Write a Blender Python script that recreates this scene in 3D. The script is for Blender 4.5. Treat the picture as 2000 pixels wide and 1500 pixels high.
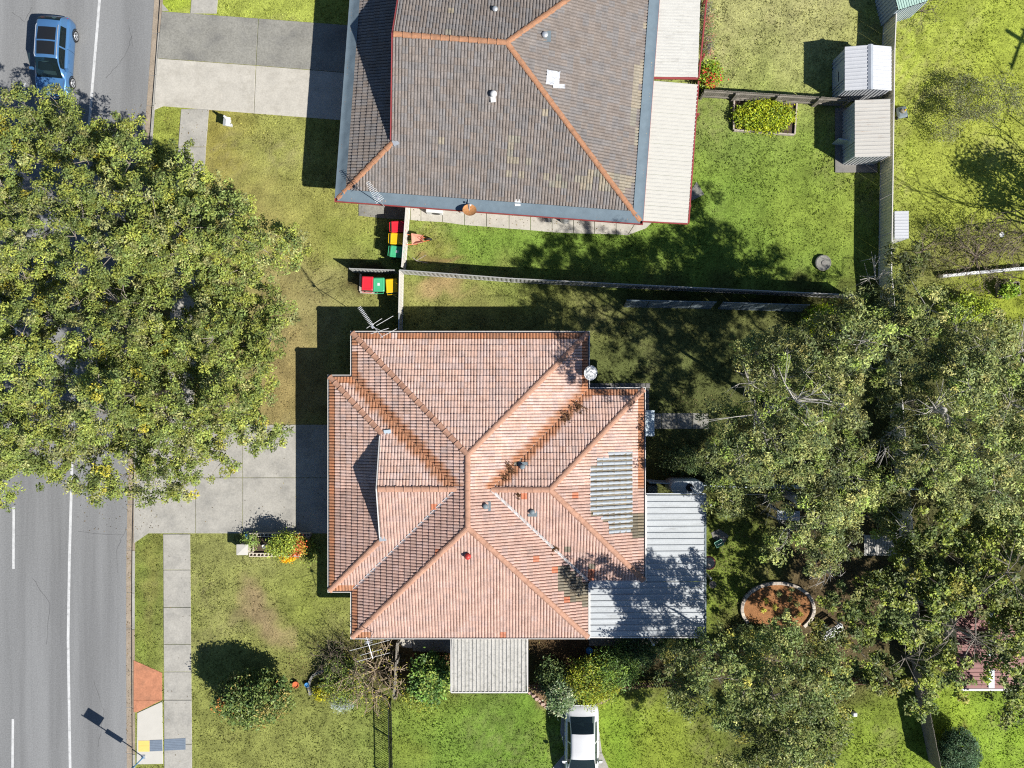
import bpy, math, random
import numpy as np
from mathutils import Vector, Matrix, noise as mnoise

for _o in list(bpy.data.objects):
    bpy.data.objects.remove(_o, do_unlink=True)
SC = bpy.context.scene
COL = SC.collection
R = math.radians
random.seed(7)
RNG = np.random.default_rng(7)

# ------------------------------------------------------------------ camera
CAM_H = 43.1          # drone height above the lawn, metres
F_PX = 1618.0         # focal length in pixels of a 2000 px wide frame
cam_data = bpy.data.cameras.new('camera')
cam_data.sensor_fit = 'HORIZONTAL'; cam_data.sensor_width = 36.0
cam_data.lens = F_PX / 2000.0 * 36.0
cam_data.clip_start = 0.5; cam_data.clip_end = 500
cam = bpy.data.objects.new('camera', cam_data); COL.objects.link(cam)
cam.location = (0, 0, CAM_H); cam.rotation_euler = (0, 0, 0)
SC.camera = cam

# ------------------------------------------------------------------ light
SUN_ELEV = 44.4
SUN_FROM = Vector((0.841, -0.541, 0))     # horizontal direction towards the sun
world = bpy.data.worlds.new('World'); SC.world = world; world.use_nodes = True
wn = world.node_tree.nodes; wl = world.node_tree.links
sky = wn.new('ShaderNodeTexSky'); sky.sky_type = 'NISHITA'; sky.sun_disc = False
sky.sun_elevation = R(SUN_ELEV); sky.ozone_density = 5.0; sky.dust_density = 0.3
sky.sun_rotation = math.atan2(SUN_FROM.x, SUN_FROM.y)
wl.new(sky.outputs[0], wn['Background'].inputs['Color'])
wn['Background'].inputs['Strength'].default_value = 0.06
sun_d = bpy.data.lights.new('sun', 'SUN'); sun_d.energy = 5.0; sun_d.angle = R(0.5); sun_d.color = (1.0, 0.97, 0.918)
sun = bpy.data.objects.new('sun', sun_d); COL.objects.link(sun)
ce = math.cos(R(SUN_ELEV))
sun_dir = Vector((SUN_FROM.x*ce, SUN_FROM.y*ce, math.sin(R(SUN_ELEV))))
sun.rotation_euler = sun_dir.to_track_quat('Z', 'Y').to_euler()
sun.location = (30, -20, 40)
SC.view_settings.view_transform = 'Standard'; SC.view_settings.look = 'None'
SC.view_settings.exposure = 0.80; SC.view_settings.gamma = 1.0
SC.view_settings.use_curve_mapping = False
SC.cycles.use_denoising = False; SC.cycles.filter_width = 1.15
SC.cycles.max_bounces = 5; SC.cycles.diffuse_bounces = 2; SC.cycles.transparent_max_bounces = 8

# ------------------------------------------------------------------ helpers
def G(px, py, h=0.0):
    """Plan position (photo pixels, point at height h) -> metres on the site."""
    k = (CAM_H - h) / F_PX
    return Vector(((px-1000.0)*k, (750.0-py)*k, h))
def GP(pts, h=0.0):
    return [G(x, y, h) for x, y in pts]

def tag(o, label=None, cat=None, group=None, kind=None):
    if label: o['label'] = label
    if cat: o['category'] = cat
    if group: o['group'] = group
    if kind: o['kind'] = kind
    return o
def empty(name, loc, label, cat, rz=0, group=None):
    o = bpy.data.objects.new(name, None); COL.objects.link(o)
    o.location = loc; o.rotation_euler = (0, 0, rz); o.empty_display_size = 0.3
    return tag(o, label, cat, group)
def link(name, me, parent=None, world=False):
    o = bpy.data.objects.new(name, me); COL.objects.link(o)
    if parent is not None:
        o.parent = parent
        if world and parent.type == 'EMPTY' and parent.parent is None:
            o.matrix_parent_inverse = Matrix.Identity(4)
            m = Matrix.Translation(parent.location) @ parent.rotation_euler.to_matrix().to_4x4()
            o.matrix_basis = m.inverted()
    return o
def mesh(name, v, f, mat=None, smooth=False, mats=None, mi=None):
    me = bpy.data.meshes.new(name)
    me.from_pydata([tuple(p) for p in v], [], f)
    for m in (mats or ([mat] if mat else [])): me.materials.append(m)
    if mi is not None: me.polygons.foreach_set('material_index', mi)
    if smooth: me.polygons.foreach_set('use_smooth', [True]*len(me.polygons))
    me.update()
    return me
def mk(name, vf, mat, parent=None, world=False, smooth=False):
    return link(name, mesh(name, vf[0], vf[1], mat, smooth), parent, world)
class MB:
    """collects simple solids for ONE mesh"""
    def __init__(s): s.v = []; s.f = []
    def add(s, v, f):
        n = len(s.v); s.v += [tuple(p) for p in v]; s.f += [tuple(i+n for i in q) for q in f]; return s
    def box(s, c, d, rz=0.0, m=None):
        x, y, z = (t/2 for t in d); cs, sn = math.cos(rz), math.sin(rz)
        v = []
        for sx, sy, sz in ((-1,-1,-1),(1,-1,-1),(1,1,-1),(-1,1,-1),(-1,-1,1),(1,-1,1),(1,1,1),(-1,1,1)):
            a, b = sx*x, sy*y
            p = Vector((c[0]+a*cs-b*sn, c[1]+a*sn+b*cs, c[2]+sz*z))
            v.append(m @ p if m else p)
        return s.add(v, [(3,2,1,0),(4,5,6,7),(0,1,5,4),(1,2,6,5),(2,3,7,6),(3,0,4,7)])
    def prism(s, poly, z0, z1):
        n = len(poly)
        a = sum(poly[i][0]*poly[(i+1)%n][1]-poly[(i+1)%n][0]*poly[i][1] for i in range(n))
        if a < 0: poly = poly[::-1]
        v = [(p[0], p[1], z0) for p in poly] + [(p[0], p[1], z1) for p in poly]
        f = [tuple(range(n-1,-1,-1)), tuple(range(n, 2*n))]
        f += [(i, (i+1)%n, n+(i+1)%n, n+i) for i in range(n)]
        return s.add(v, f)
    def tube(s, pts, rad, n=6, cap=True):
        pts = [Vector(p) for p in pts]
        if not hasattr(rad, '__len__'): rad = [rad]*len(pts)
        v = []; f = []
        for i, p in enumerate(pts):
            d = (pts[min(i+1, len(pts)-1)]-pts[max(i-1, 0)])
            if d.length < 1e-6: d = Vector((0,0,1))
            d.normalize()
            a = d.cross(Vector((0,0,1)) if abs(d.z) < .9 else Vector((1,0,0))).normalized(); b = d.cross(a)
            for k in range(n):
                t = 2*math.pi*k/n
                v.append(p + (a*math.cos(t)+b*math.sin(t))*rad[i])
        for i in range(len(pts)-1):
            for k in range(n):
                f.append((i*n+k, i*n+(k+1)%n, (i+1)*n+(k+1)%n, (i+1)*n+k))
        if cap:
            f.append(tuple(range(n-1,-1,-1))); m0 = (len(pts)-1)*n; f.append(tuple(range(m0, m0+n)))
        return s.add(v, f)
    def lathe(s, prof, c=(0,0,0), n=16, m=None):
        v = []; f = []
        for r_, z in prof:
            for k in range(n):
                t = 2*math.pi*k/n
                p = Vector((c[0]+r_*math.cos(t), c[1]+r_*math.sin(t), c[2]+z)) if not m else m @ Vector((r_*math.cos(t), r_*math.sin(t), z))
                v.append(p)
        for i in range(len(prof)-1):
            for k in range(n):
                f.append((i*n+k, i*n+(k+1)%n, (i+1)*n+(k+1)%n, (i+1)*n+k))
        f.append(tuple(range(n-1,-1,-1))); m0 = (len(prof)-1)*n; f.append(tuple(range(m0, m0+n)))
        return s.add(v, f)
    def put(s, name, mat, parent=None, world=False, smooth=False):
        return mk(name, (s.v, s.f), mat, parent, world, smooth)

def np_mesh(name, V, F, mat, cols=None, smooth=False):
    """fast mesh from numpy: V (n,3), F (m,k) with k = 3 or 4, cols (n,3) point colours"""
    me = bpy.data.meshes.new(name)
    k = F.shape[1]
    me.vertices.add(len(V)); me.vertices.foreach_set('co', V.astype(np.float32).ravel())
    me.loops.add(F.size); me.loops.foreach_set('vertex_index', F.astype(np.int32).ravel())
    me.polygons.add(len(F))
    me.polygons.foreach_set('loop_start', np.arange(0, F.size, k, dtype=np.int32))
    me.polygons.foreach_set('loop_total', np.full(len(F), k, dtype=np.int32))
    if smooth: me.polygons.foreach_set('use_smooth', np.ones(len(F), dtype=bool))
    if cols is not None:
        a = me.attributes.new('tint', 'FLOAT_COLOR', 'POINT')
        c = np.ones((len(V), 4), dtype=np.float32); c[:, :3] = cols
        a.data.foreach_set('color', c.ravel())
    me.materials.append(mat); me.update(calc_edges=True); me.validate()
    return me

# ------------------------------------------------------------------ materials
def srgb(r, g, b):
    def c(u):
        u /= 255.0
        return u/12.92 if u <= 0.04045 else ((u+0.055)/1.055)**2.4
    return (c(r), c(g), c(b))
MATS = {}
def mat(name, col, rough=0.8, var=0.25, scale=3.0, fine=40.0, bump=0.15, bdist=0.01, metal=0.0, coat=0.0, stain=None, stain_amt=0.5, stain_scale=1.2, stain_lo=.5, attr=False, transl=0.0, spec=0.3, alpha=1.0, stretch=None, local=False):
    if name in MATS: return MATS[name]
    m = bpy.data.materials.new(name); m.use_nodes = True
    nt = m.node_tree; N = nt.nodes; L = nt.links
    bs = N['Principled BSDF']
    bs.inputs['Roughness'].default_value = rough; bs.inputs['Metallic'].default_value = metal
    bs.inputs['Specular IOR Level'].default_value = spec
    bs.inputs['Coat Weight'].default_value = coat; bs.inputs['Coat Roughness'].default_value = 0.06
    if local:
        tc = N.new('ShaderNodeTexCoord'); src = tc.outputs['Object']
    else:
        geo = N.new('ShaderNodeNewGeometry'); src = geo.outputs['Position']
    src0 = src
    if stretch:
        mp = N.new('ShaderNodeMapping'); mp.inputs['Scale'].default_value = stretch
        L.new(src, mp.inputs['Vector']); src = mp.outputs['Vector']
    n1 = N.new('ShaderNodeTexNoise'); n1.inputs['Scale'].default_value = scale; n1.inputs['Detail'].default_value = 4; n1.inputs['Roughness'].default_value = .6
    n2 = N.new('ShaderNodeTexNoise'); n2.inputs['Scale'].default_value = fine; n2.inputs['Detail'].default_value = 2
    L.new(src, n1.inputs['Vector']); L.new(src0, n2.inputs['Vector'])
    add = N.new('ShaderNodeMath'); add.operation = 'ADD'; L.new(n1.outputs['Fac'], add.inputs[0]); L.new(n2.outputs['Fac'], add.inputs[1])
    mr = N.new('ShaderNodeMapRange'); mr.inputs['From Min'].default_value = .6; mr.inputs['From Max'].default_value = 1.4
    mr.inputs['To Min'].default_value = 1-var; mr.inputs['To Max'].default_value = 1+var
    L.new(add.outputs[0], mr.inputs['Value'])
    if attr:
        at = N.new('ShaderNodeAttribute'); at.attribute_name = 'tint'; csrc = at.outputs['Color']
    else:
        rgb = N.new('ShaderNodeRGB'); rgb.outputs[0].default_value = (*col, 1); csrc = rgb.outputs[0]
    if stain:
        n3 = N.new('ShaderNodeTexNoise'); n3.inputs['Scale'].default_value = stain_scale; n3.inputs['Detail'].default_value = 5; n3.inputs['Roughness'].default_value = .65
        L.new(src, n3.inputs['Vector'])
        rp = N.new('ShaderNodeMapRange'); rp.inputs['From Min'].default_value = stain_lo; rp.inputs['From Max'].default_value = stain_lo+.22; rp.inputs['To Max'].default_value = stain_amt
        L.new(n3.outputs['Fac'], rp.inputs['Value'])
        mx = N.new('ShaderNodeMix'); mx.data_type = 'RGBA'; L.new(rp.outputs[0], mx.inputs['Factor'])
        L.new(csrc, mx.inputs['A']); mx.inputs['B'].default_value = (*stain, 1); csrc = mx.outputs['Result']
    vm = N.new('ShaderNodeVectorMath'); vm.operation = 'SCALE'; L.new(csrc, vm.inputs[0]); L.new(mr.outputs[0], vm.inputs['Scale'])
    L.new(vm.outputs[0], bs.inputs['Base Color'])
    if bump > 0:
        bp = N.new('ShaderNodeBump'); bp.inputs['Strength'].default_value = bump; bp.inputs['Distance'].default_value = bdist
        L.new(add.outputs[0], bp.inputs['Height']); L.new(bp.outputs[0], bs.inputs['Normal'])
    if transl > 0:
        tr = N.new('ShaderNodeBsdfTranslucent'); L.new(vm.outputs[0], tr.inputs['Color'])
        ms = N.new('ShaderNodeMixShader'); ms.inputs[0].default_value = transl
        L.new(bs.outputs[0], ms.inputs[1]); L.new(tr.outputs[0], ms.inputs[2]); L.new(ms.outputs[0], N['Material Output'].inputs['Surface'])
    if alpha < 1: bs.inputs['Alpha'].default_value = alpha
    MATS[name] = m
    return m

M_lawn = mat('lawn', (0,0,0), .95, .45, 9, 20, .6, .05, attr=True, spec=.1)
M_grass = mat('grass_blades', (0,0,0), .7, .25, 3, 20, 0, attr=True, transl=.25, spec=.2)
M_leaf = mat('leaves', (0,0,0), .5, .18, 1.2, 9, 0, attr=True, transl=.14, spec=.22)
M_tile = mat('roof_tile_concrete', (0,0,0), .85, .30, 2.2, 13, .35, .012, attr=True, spec=.2, stain=(.215,.185,.155), stain_amt=.32, stain_scale=1.7, stain_lo=.5)
M_bark_grey = mat('grey_bark', (.22,.19,.155), .9, .4, 4, 30, .5, .02)
M_bark_pale = mat('pale_bark', (.36,.335,.295), .85, .4, 4, 25, .4, .02)
M_twig = mat('dry_twigs', (.17,.135,.10), .9, .35, 5, 40, .2)
M_asphalt = mat('asphalt', (.176,.177,.175), .92, .24, .6, 15, .5, .01, stain=(.122,.122,.121), stain_amt=.75, stain_scale=.8, stain_lo=.46, stretch=(1,.05,1))
M_paint = mat('road_paint', (.44,.44,.43), .7, .18, 5, 60, .2, stain=(.20,.20,.195), stain_amt=.75, stain_scale=4, stain_lo=.52)
M_conc = mat('concrete', (.295,.280,.246), .9, .20, 1.3, 14, .3, .008, stain=(.17,.165,.15), stain_amt=.6, stain_scale=.9, stain_lo=.47)
M_conc_dark = mat('weathered_concrete', (.205,.198,.172), .92, .32, 1.6, 14, .3, .008, stain=(.085,.083,.078), stain_amt=.75, stain_scale=.8, stain_lo=.48)
M_conc_warm = mat('cream_concrete', (.365,.342,.295), .9, .17, 1.4, 14, .3, .008, stain=(.24,.22,.18), stain_amt=.5, stain_scale=1.2)
M_gutter = mat('gutter_concrete', (.245,.20,.15), .92, .3, 2, 15, .3, stain=(.14,.115,.085), stain_amt=.5)
M_pad_red = mat('red_brick_pad', (.36,.155,.085), .9, .25, 3, 14, .4, stain=(.25,.12,.07), stain_amt=.6, stain_scale=2)
M_pad_white = mat('new_concrete', (.41,.39,.345), .9, .06, 2, 60, .2)
M_tact_y = mat('tactile_yellow', (.60,.42,.12), .8, .08, 6, 60, .2)
M_tact_b = mat('tactile_blue', (.135,.165,.205), .8, .15, 6, 60, .2)
M_cap_n = mat('ridge_cap_clay', (.30,.148,.08), .85, .3, 4, 30, .4, stain=(.16,.095,.06), stain_amt=.6, stain_scale=3)
M_cap_s = mat('ridge_cap_pink', (.36,.20,.135), .85, .28, 3, 30, .4, stain=(.22,.11,.07), stain_amt=.6, stain_scale=2)
M_guard = mat('gutter_guard_mesh', (.105,.14,.165), .75, .15, 4, 120, .6, .006)
M_red_trim = mat('red_gutter_paint', (.24,.045,.045), .45, .15, 3, 30, .05)
M_white_trim = mat('white_paint', (.52,.50,.47), .5, .12, 3, 30, .05)
M_brick = mat('house_brick', (.23,.13,.085), .9, .25, 6, 30, .4)
M_soffit = mat('soffit', (.5,.5,.47), .8, .1)
M_deck = mat('roof_deck', (.05,.04,.035), .95, .2)
M_glass_d = mat('dark_glass', (.012,.018,.022), .06, .05, spec=.6, bump=0)
M_cream_metal = mat('cream_steel', (.43,.415,.37), .5, .07, 2, 20, .05, stain=(.25,.23,.20), stain_amt=.35, stain_scale=3, stain_lo=.62)
M_old_metal = mat('weathered_white_steel', (.43,.42,.385), .55, .12, 2, 18, .08, stain=(.18,.17,.15), stain_amt=.6, stain_scale=5, stain_lo=.56, stretch=(.5,2,1))
M_patio = mat('weathered_patio_steel', (.355,.372,.378), .6, .14, 1.5, 14, .08, stain=(.17,.17,.16), stain_amt=.6, stain_scale=2.5, stain_lo=.56, stretch=(.35,1.5,1))
M_awn = mat('lichened_awning_steel', (.37,.355,.32), .6, .2, 3, 16, .1, stain=(.12,.12,.10), stain_amt=.75, stain_scale=6, stain_lo=.5)
M_shed = mat('shed_steel', (.43,.435,.445), .45, .07, 2, 20, .03)
M_shed_rust = mat('shed_steel_rust', (.42,.40,.36), .55, .08, 2, 20, .05, stain=(.24,.14,.07), stain_amt=.75, stain_scale=3.2, stain_lo=.58, stretch=(.3,2.2,1))
M_shed_blue = mat('pale_blue_steel', (.36,.42,.46), .5, .08, 2, 20, .03)
M_fence_c = mat('cream_fence_steel', (.78,.71,.47), .5, .1, 2, 20, .05, stain=(.30,.28,.18), stain_amt=.4, stain_scale=3)
M_fence_w = mat('white_fence_steel', (.50,.475,.43), .55, .08, 2, 20, .05)
M_fence_g = mat('grey_fence_steel', (.27,.27,.255), .55, .1, 2, 20, .05)
M_fence_dk = mat('slate_fence_steel', (.13,.16,.175), .55, .12, 2, 20, .05)
M_wood_old = mat('old_grey_timber', (.19,.17,.14), .9, .35, 4, 40, .3, stain=(.08,.075,.06), stain_amt=.6)
M_wood_brown = mat('brown_timber', (.17,.105,.065), .9, .35, 4, 40, .3)
M_black = mat('black_steel', (.012,.013,.015), .4, .1, bump=0)
M_rubber = mat('rubber', (.015,.015,.015), .8, .2, bump=0)
M_alu = mat('aluminium', (.62,.63,.65), .35, .08, metal=.7, bump=0)
M_galv = mat('galvanised', (.42,.44,.46), .45, .15, metal=.5, bump=0)
M_soil = mat('soil', (.075,.052,.036), .98, .4, 4, 35, .8, .03)
M_mulch = mat('bark_mulch', (.27,.125,.05), .97, .45, 7, 45, .9, .04)
M_stone = mat('pale_stone', (.36,.31,.26), .9, .3, 5, 30, .5, .02)
M_block = mat('cream_block', (.48,.42,.34), .9, .18, 4, 40, .3)
M_plas_w = mat('white_plastic', (.52,.52,.505), .45, .06, bump=0)
M_plas_p = mat('pink_barrow_steel', (.50,.24,.17), .55, .15, 4, 30, .05)
M_orange = mat('orange_steel', (.50,.13,.05), .5, .15, bump=.05)
M_rust = mat('rust_dish', (.45,.21,.08), .7, .35, 5, 20, .1)
M_skylight = mat('skylight_sheet', (.40,.47,.51), .4, .05, bump=0)
M_red_metal = mat('red_steel_roof', (.185,.066,.056), .55, .15, 3, 25, .05)
M_tank = mat('tank_steel', (.40,.43,.44), .45, .1, 3, 20, .05)
M_paver = mat('grey_paver', (.17,.16,.145), .92, .25, 3, 30, .3)

# ------------------------------------------------------------------ plan geometry helpers
def inset(poly, d):
    """offset a counter-clockwise polygon inwards by d (mitred)"""
    n = len(poly); out = []
    for i in range(n):
        a = Vector(poly[i-1][:2]); b = Vector(poly[i][:2]); c = Vector(poly[(i+1) % n][:2])
        e1 = (b-a).normalized(); e2 = (c-b).normalized()
        n1 = Vector((-e1.y, e1.x)); n2 = Vector((-e2.y, e2.x))
        m = n1+n2; m = m/max(1e-6, m.dot(n1))
        out.append(b+m*d)
    return out
def ring(poly, d0, d1, z0, z1):
    """solid ring between two offsets of a polygon (one mesh)"""
    a = inset(poly, d0); b = inset(poly, d1); n = len(poly)
    v = [(p.x, p.y, z0) for p in a]+[(p.x, p.y, z0) for p in b]+[(p.x, p.y, z1) for p in a]+[(p.x, p.y, z1) for p in b]
    f = []
    for i in range(n):
        j = (i+1) % n
        f += [(2*n+i, 2*n+j, 3*n+j, 3*n+i), (i, n+i, n+j, j), (i, j, 2*n+j, 2*n+i), (n+i, 3*n+i, 3*n+j, n+j)]
    return v, f
def clip_poly(poly, cp):
    """Sutherland-Hodgman: clip poly (list of (x,y)) by convex ccw polygon cp"""
    out = poly
    n = len(cp)
    for i in range(n):
        ax, ay = cp[i]; bx, by = cp[(i+1) % n]
        inp = out; out = []
        if not inp: return []
        def side(p): return (bx-ax)*(p[1]-ay)-(by-ay)*(p[0]-ax)
        for k in range(len(inp)):
            p = inp[k-1]; q = inp[k]; sp = side(p); sq = side(q)
            if (sp >= -1e-9) != (sq >= -1e-9):
                t = sp/(sp-sq); out.append((p[0]+(q[0]-p[0])*t, p[1]+(q[1]-p[1])*t))
            if sq >= -1e-9: out.append(q)
    return out
def ccw(poly):
    a = sum(poly[i][0]*poly[(i+1) % len(poly)][1]-poly[(i+1) % len(poly)][0]*poly[i][1] for i in range(len(poly)))
    return poly if a > 0 else poly[::-1]
def inside(px, py, poly):
    r = False; n = len(poly)
    for i in range(n):
        x1, y1 = poly[i][0], poly[i][1]; x2, y2 = poly[i-1][0], poly[i-1][1]
        if (y1 > py) != (y2 > py) and px < (x2-x1)*(py-y1)/(y2-y1)+x1: r = not r
    return r
def inside_np(X, Y, poly):
    r = np.zeros(X.shape, bool); n = len(poly)
    for i in range(n):
        x1, y1 = poly[i][0], poly[i][1]; x2, y2 = poly[i-1][0], poly[i-1][1]
        if y1 == y2: continue
        r ^= ((y1 > Y) != (y2 > Y)) & (X < (x2-x1)*(Y-y1)/(y2-y1)+x1)
    return r
# ================================================================== SETTING: ground, road, paving
LITK = 1.5
def lit(r, g, b):
    c = srgb(r, g, b); return np.array([c[0]/LITK, c[1]/LITK, c[2]/LITK])
def vnoise(X, Y, s, seed):
    r = np.random.default_rng(seed).random((256, 256))
    x = X*s+1000.3; y = Y*s+1000.7
    i = np.floor(x).astype(int); j = np.floor(y).astype(int); fx = x-i; fy = y-j
    fx = fx*fx*(3-2*fx); fy = fy*fy*(3-2*fy)
    a = r[i % 256, j % 256]; b = r[(i+1) % 256, j % 256]; c = r[i % 256, (j+1) % 256]; d = r[(i+1) % 256, (j+1) % 256]
    return (a*(1-fx)+b*fx)*(1-fy)+(c*(1-fx)+d*fx)*fy
def fbm(X, Y, s, seed, o=4):
    t = 0; a = .5
    for k in range(o):
        t = t+a*vnoise(X, Y, s*2**k, seed+k); a *= .5
    return t
# (centre px, radii px, colour of the turf or soil there, weight)
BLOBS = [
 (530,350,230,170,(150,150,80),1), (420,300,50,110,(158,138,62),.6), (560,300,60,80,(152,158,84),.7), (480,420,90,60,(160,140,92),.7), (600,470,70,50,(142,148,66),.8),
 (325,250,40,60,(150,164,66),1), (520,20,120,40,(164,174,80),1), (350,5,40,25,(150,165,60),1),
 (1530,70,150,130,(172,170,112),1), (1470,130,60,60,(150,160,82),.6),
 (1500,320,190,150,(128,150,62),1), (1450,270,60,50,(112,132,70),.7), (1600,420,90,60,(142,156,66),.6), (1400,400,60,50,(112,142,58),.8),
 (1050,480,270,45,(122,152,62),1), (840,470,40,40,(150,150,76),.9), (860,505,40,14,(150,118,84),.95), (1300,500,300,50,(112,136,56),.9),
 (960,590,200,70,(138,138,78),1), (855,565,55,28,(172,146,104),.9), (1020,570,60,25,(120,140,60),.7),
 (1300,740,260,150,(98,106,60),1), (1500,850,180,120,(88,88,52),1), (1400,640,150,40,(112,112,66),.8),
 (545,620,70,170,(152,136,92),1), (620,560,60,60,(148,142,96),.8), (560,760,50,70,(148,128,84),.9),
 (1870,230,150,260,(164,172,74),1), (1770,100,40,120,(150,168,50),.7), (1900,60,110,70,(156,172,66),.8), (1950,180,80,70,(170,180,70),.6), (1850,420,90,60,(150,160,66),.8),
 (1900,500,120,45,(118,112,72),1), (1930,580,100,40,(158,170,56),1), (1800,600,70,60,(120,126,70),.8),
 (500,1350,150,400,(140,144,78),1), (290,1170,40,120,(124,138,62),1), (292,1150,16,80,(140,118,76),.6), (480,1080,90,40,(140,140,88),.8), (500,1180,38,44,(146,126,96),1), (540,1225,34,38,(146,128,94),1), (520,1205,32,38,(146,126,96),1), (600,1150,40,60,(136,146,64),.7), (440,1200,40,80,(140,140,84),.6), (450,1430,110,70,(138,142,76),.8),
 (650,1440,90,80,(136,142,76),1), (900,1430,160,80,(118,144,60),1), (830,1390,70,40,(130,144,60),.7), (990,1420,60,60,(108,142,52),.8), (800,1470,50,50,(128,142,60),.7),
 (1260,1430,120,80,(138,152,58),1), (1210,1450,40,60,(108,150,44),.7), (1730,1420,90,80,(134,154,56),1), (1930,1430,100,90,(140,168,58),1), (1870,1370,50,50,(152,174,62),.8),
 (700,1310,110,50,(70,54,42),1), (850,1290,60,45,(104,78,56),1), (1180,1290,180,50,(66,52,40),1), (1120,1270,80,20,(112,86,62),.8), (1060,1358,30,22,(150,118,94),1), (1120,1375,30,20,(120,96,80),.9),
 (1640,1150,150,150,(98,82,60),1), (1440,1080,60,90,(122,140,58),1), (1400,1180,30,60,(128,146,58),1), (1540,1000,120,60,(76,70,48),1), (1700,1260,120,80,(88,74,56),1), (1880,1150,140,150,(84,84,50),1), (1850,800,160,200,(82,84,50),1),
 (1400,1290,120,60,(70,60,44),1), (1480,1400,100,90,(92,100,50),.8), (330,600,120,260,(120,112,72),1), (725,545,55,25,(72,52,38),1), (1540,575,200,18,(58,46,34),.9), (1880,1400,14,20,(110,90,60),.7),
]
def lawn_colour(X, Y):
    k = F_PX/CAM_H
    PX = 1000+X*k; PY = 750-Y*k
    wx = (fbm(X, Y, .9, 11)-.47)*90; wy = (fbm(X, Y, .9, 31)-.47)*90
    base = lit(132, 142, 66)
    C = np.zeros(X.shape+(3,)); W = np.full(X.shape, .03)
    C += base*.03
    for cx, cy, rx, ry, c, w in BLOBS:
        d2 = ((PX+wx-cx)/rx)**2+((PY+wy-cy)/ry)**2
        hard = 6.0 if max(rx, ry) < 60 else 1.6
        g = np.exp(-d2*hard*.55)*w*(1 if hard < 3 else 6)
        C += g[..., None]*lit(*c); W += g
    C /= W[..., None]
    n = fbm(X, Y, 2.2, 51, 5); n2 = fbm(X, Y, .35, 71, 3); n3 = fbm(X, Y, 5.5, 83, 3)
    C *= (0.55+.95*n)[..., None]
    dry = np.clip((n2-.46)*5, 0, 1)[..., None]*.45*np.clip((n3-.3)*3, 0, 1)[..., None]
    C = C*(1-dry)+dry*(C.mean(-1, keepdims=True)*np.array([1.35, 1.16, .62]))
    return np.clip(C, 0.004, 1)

KERB = [(330,-300),(313,0),(301,165),(292,280),(275,600),(262,900),(258,1100),(258,1300),(259,1500),(262,1800)]
KW = [G(x, y) for x, y in KERB]
def kerb_x(Y):
    ys = np.array([p.y for p in KW][::-1]); xs = np.array([p.x for p in KW][::-1])
    return np.interp(Y, ys, xs)
# --- ground sheet (lawn), east of the kerb, fine in view and coarse to the horizon
ys = np.concatenate([[-220,-120,-60,-30], np.arange(-22,22.01,.2), [30,60,120,220]])
ds = np.concatenate([np.arange(0,50.01,.2), [60,90,150,260]])
YY, DD = np.meshgrid(ys, ds, indexing='ij')
XX = kerb_x(YY)+.10+DD
ZZ = (fbm(XX, YY, .8, 5, 4)-.47)*.05
ZZ *= np.clip(DD/.6, 0, 1)
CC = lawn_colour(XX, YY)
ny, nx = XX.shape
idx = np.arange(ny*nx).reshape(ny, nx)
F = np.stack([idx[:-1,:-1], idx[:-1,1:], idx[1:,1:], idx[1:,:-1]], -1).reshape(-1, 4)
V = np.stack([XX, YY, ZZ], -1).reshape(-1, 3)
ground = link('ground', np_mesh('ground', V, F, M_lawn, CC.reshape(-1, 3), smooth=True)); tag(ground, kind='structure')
V2 = np.array([[-300,-220,-.02],[-37,-220,-.02],[-37,220,-.02],[-300,220,-.02]]); 
verge = link('far_verge', np_mesh('far_verge', V2, np.array([[0,1,2,3]]), M_lawn, np.tile(lit(132,142,66), (4,1)))); tag(verge, kind='structure')

# --- road
ROADZ = -.125
def strip(pts_l, pts_r, z):
    n = len(pts_l); v = [(p.x, p.y, z) for p in pts_l]+[(p.x, p.y, z) for p in pts_r]
    return v, [(i, n+i, n+i+1, i+1)[::-1] for i in range(n-1)]
far = [Vector((KW[0].x, 220, 0))]+KW+[Vector((KW[-1].x, -220, 0))]
road = mk('road', strip([Vector((-37.2, p.y, 0)) for p in far], far, ROADZ), M_asphalt); tag(road, kind='structure')
def line_marking(pts, w):
    mb = MB(); P = [G(x, y) for x, y in pts]
    l = []; r = []
    for i, p in enumerate(P):
        d = (P[min(i+1, len(P)-1)]-P[max(i-1, 0)]).normalized(); nrm = Vector((-d.y, d.x, 0))
        l.append(p-nrm*w/2); r.append(p+nrm*w/2)
    o = mk('lane_line', strip(l, r, ROADZ+.005), M_paint, road)
    return o
line_marking([(202,-120),(192,0),(187,60),(172,240),(152,600),(138,915),(133,1100),(130.5,1250),(134.5,1500),(140,1650)], .14)
line_marking([(24,990),(23.5,1112)], .13); line_marking([(22.5,1406),(21.5,1530)], .13); line_marking([(30,575),(27,700)], .13); line_marking([(45,160),(40,285)], .13)
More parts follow.
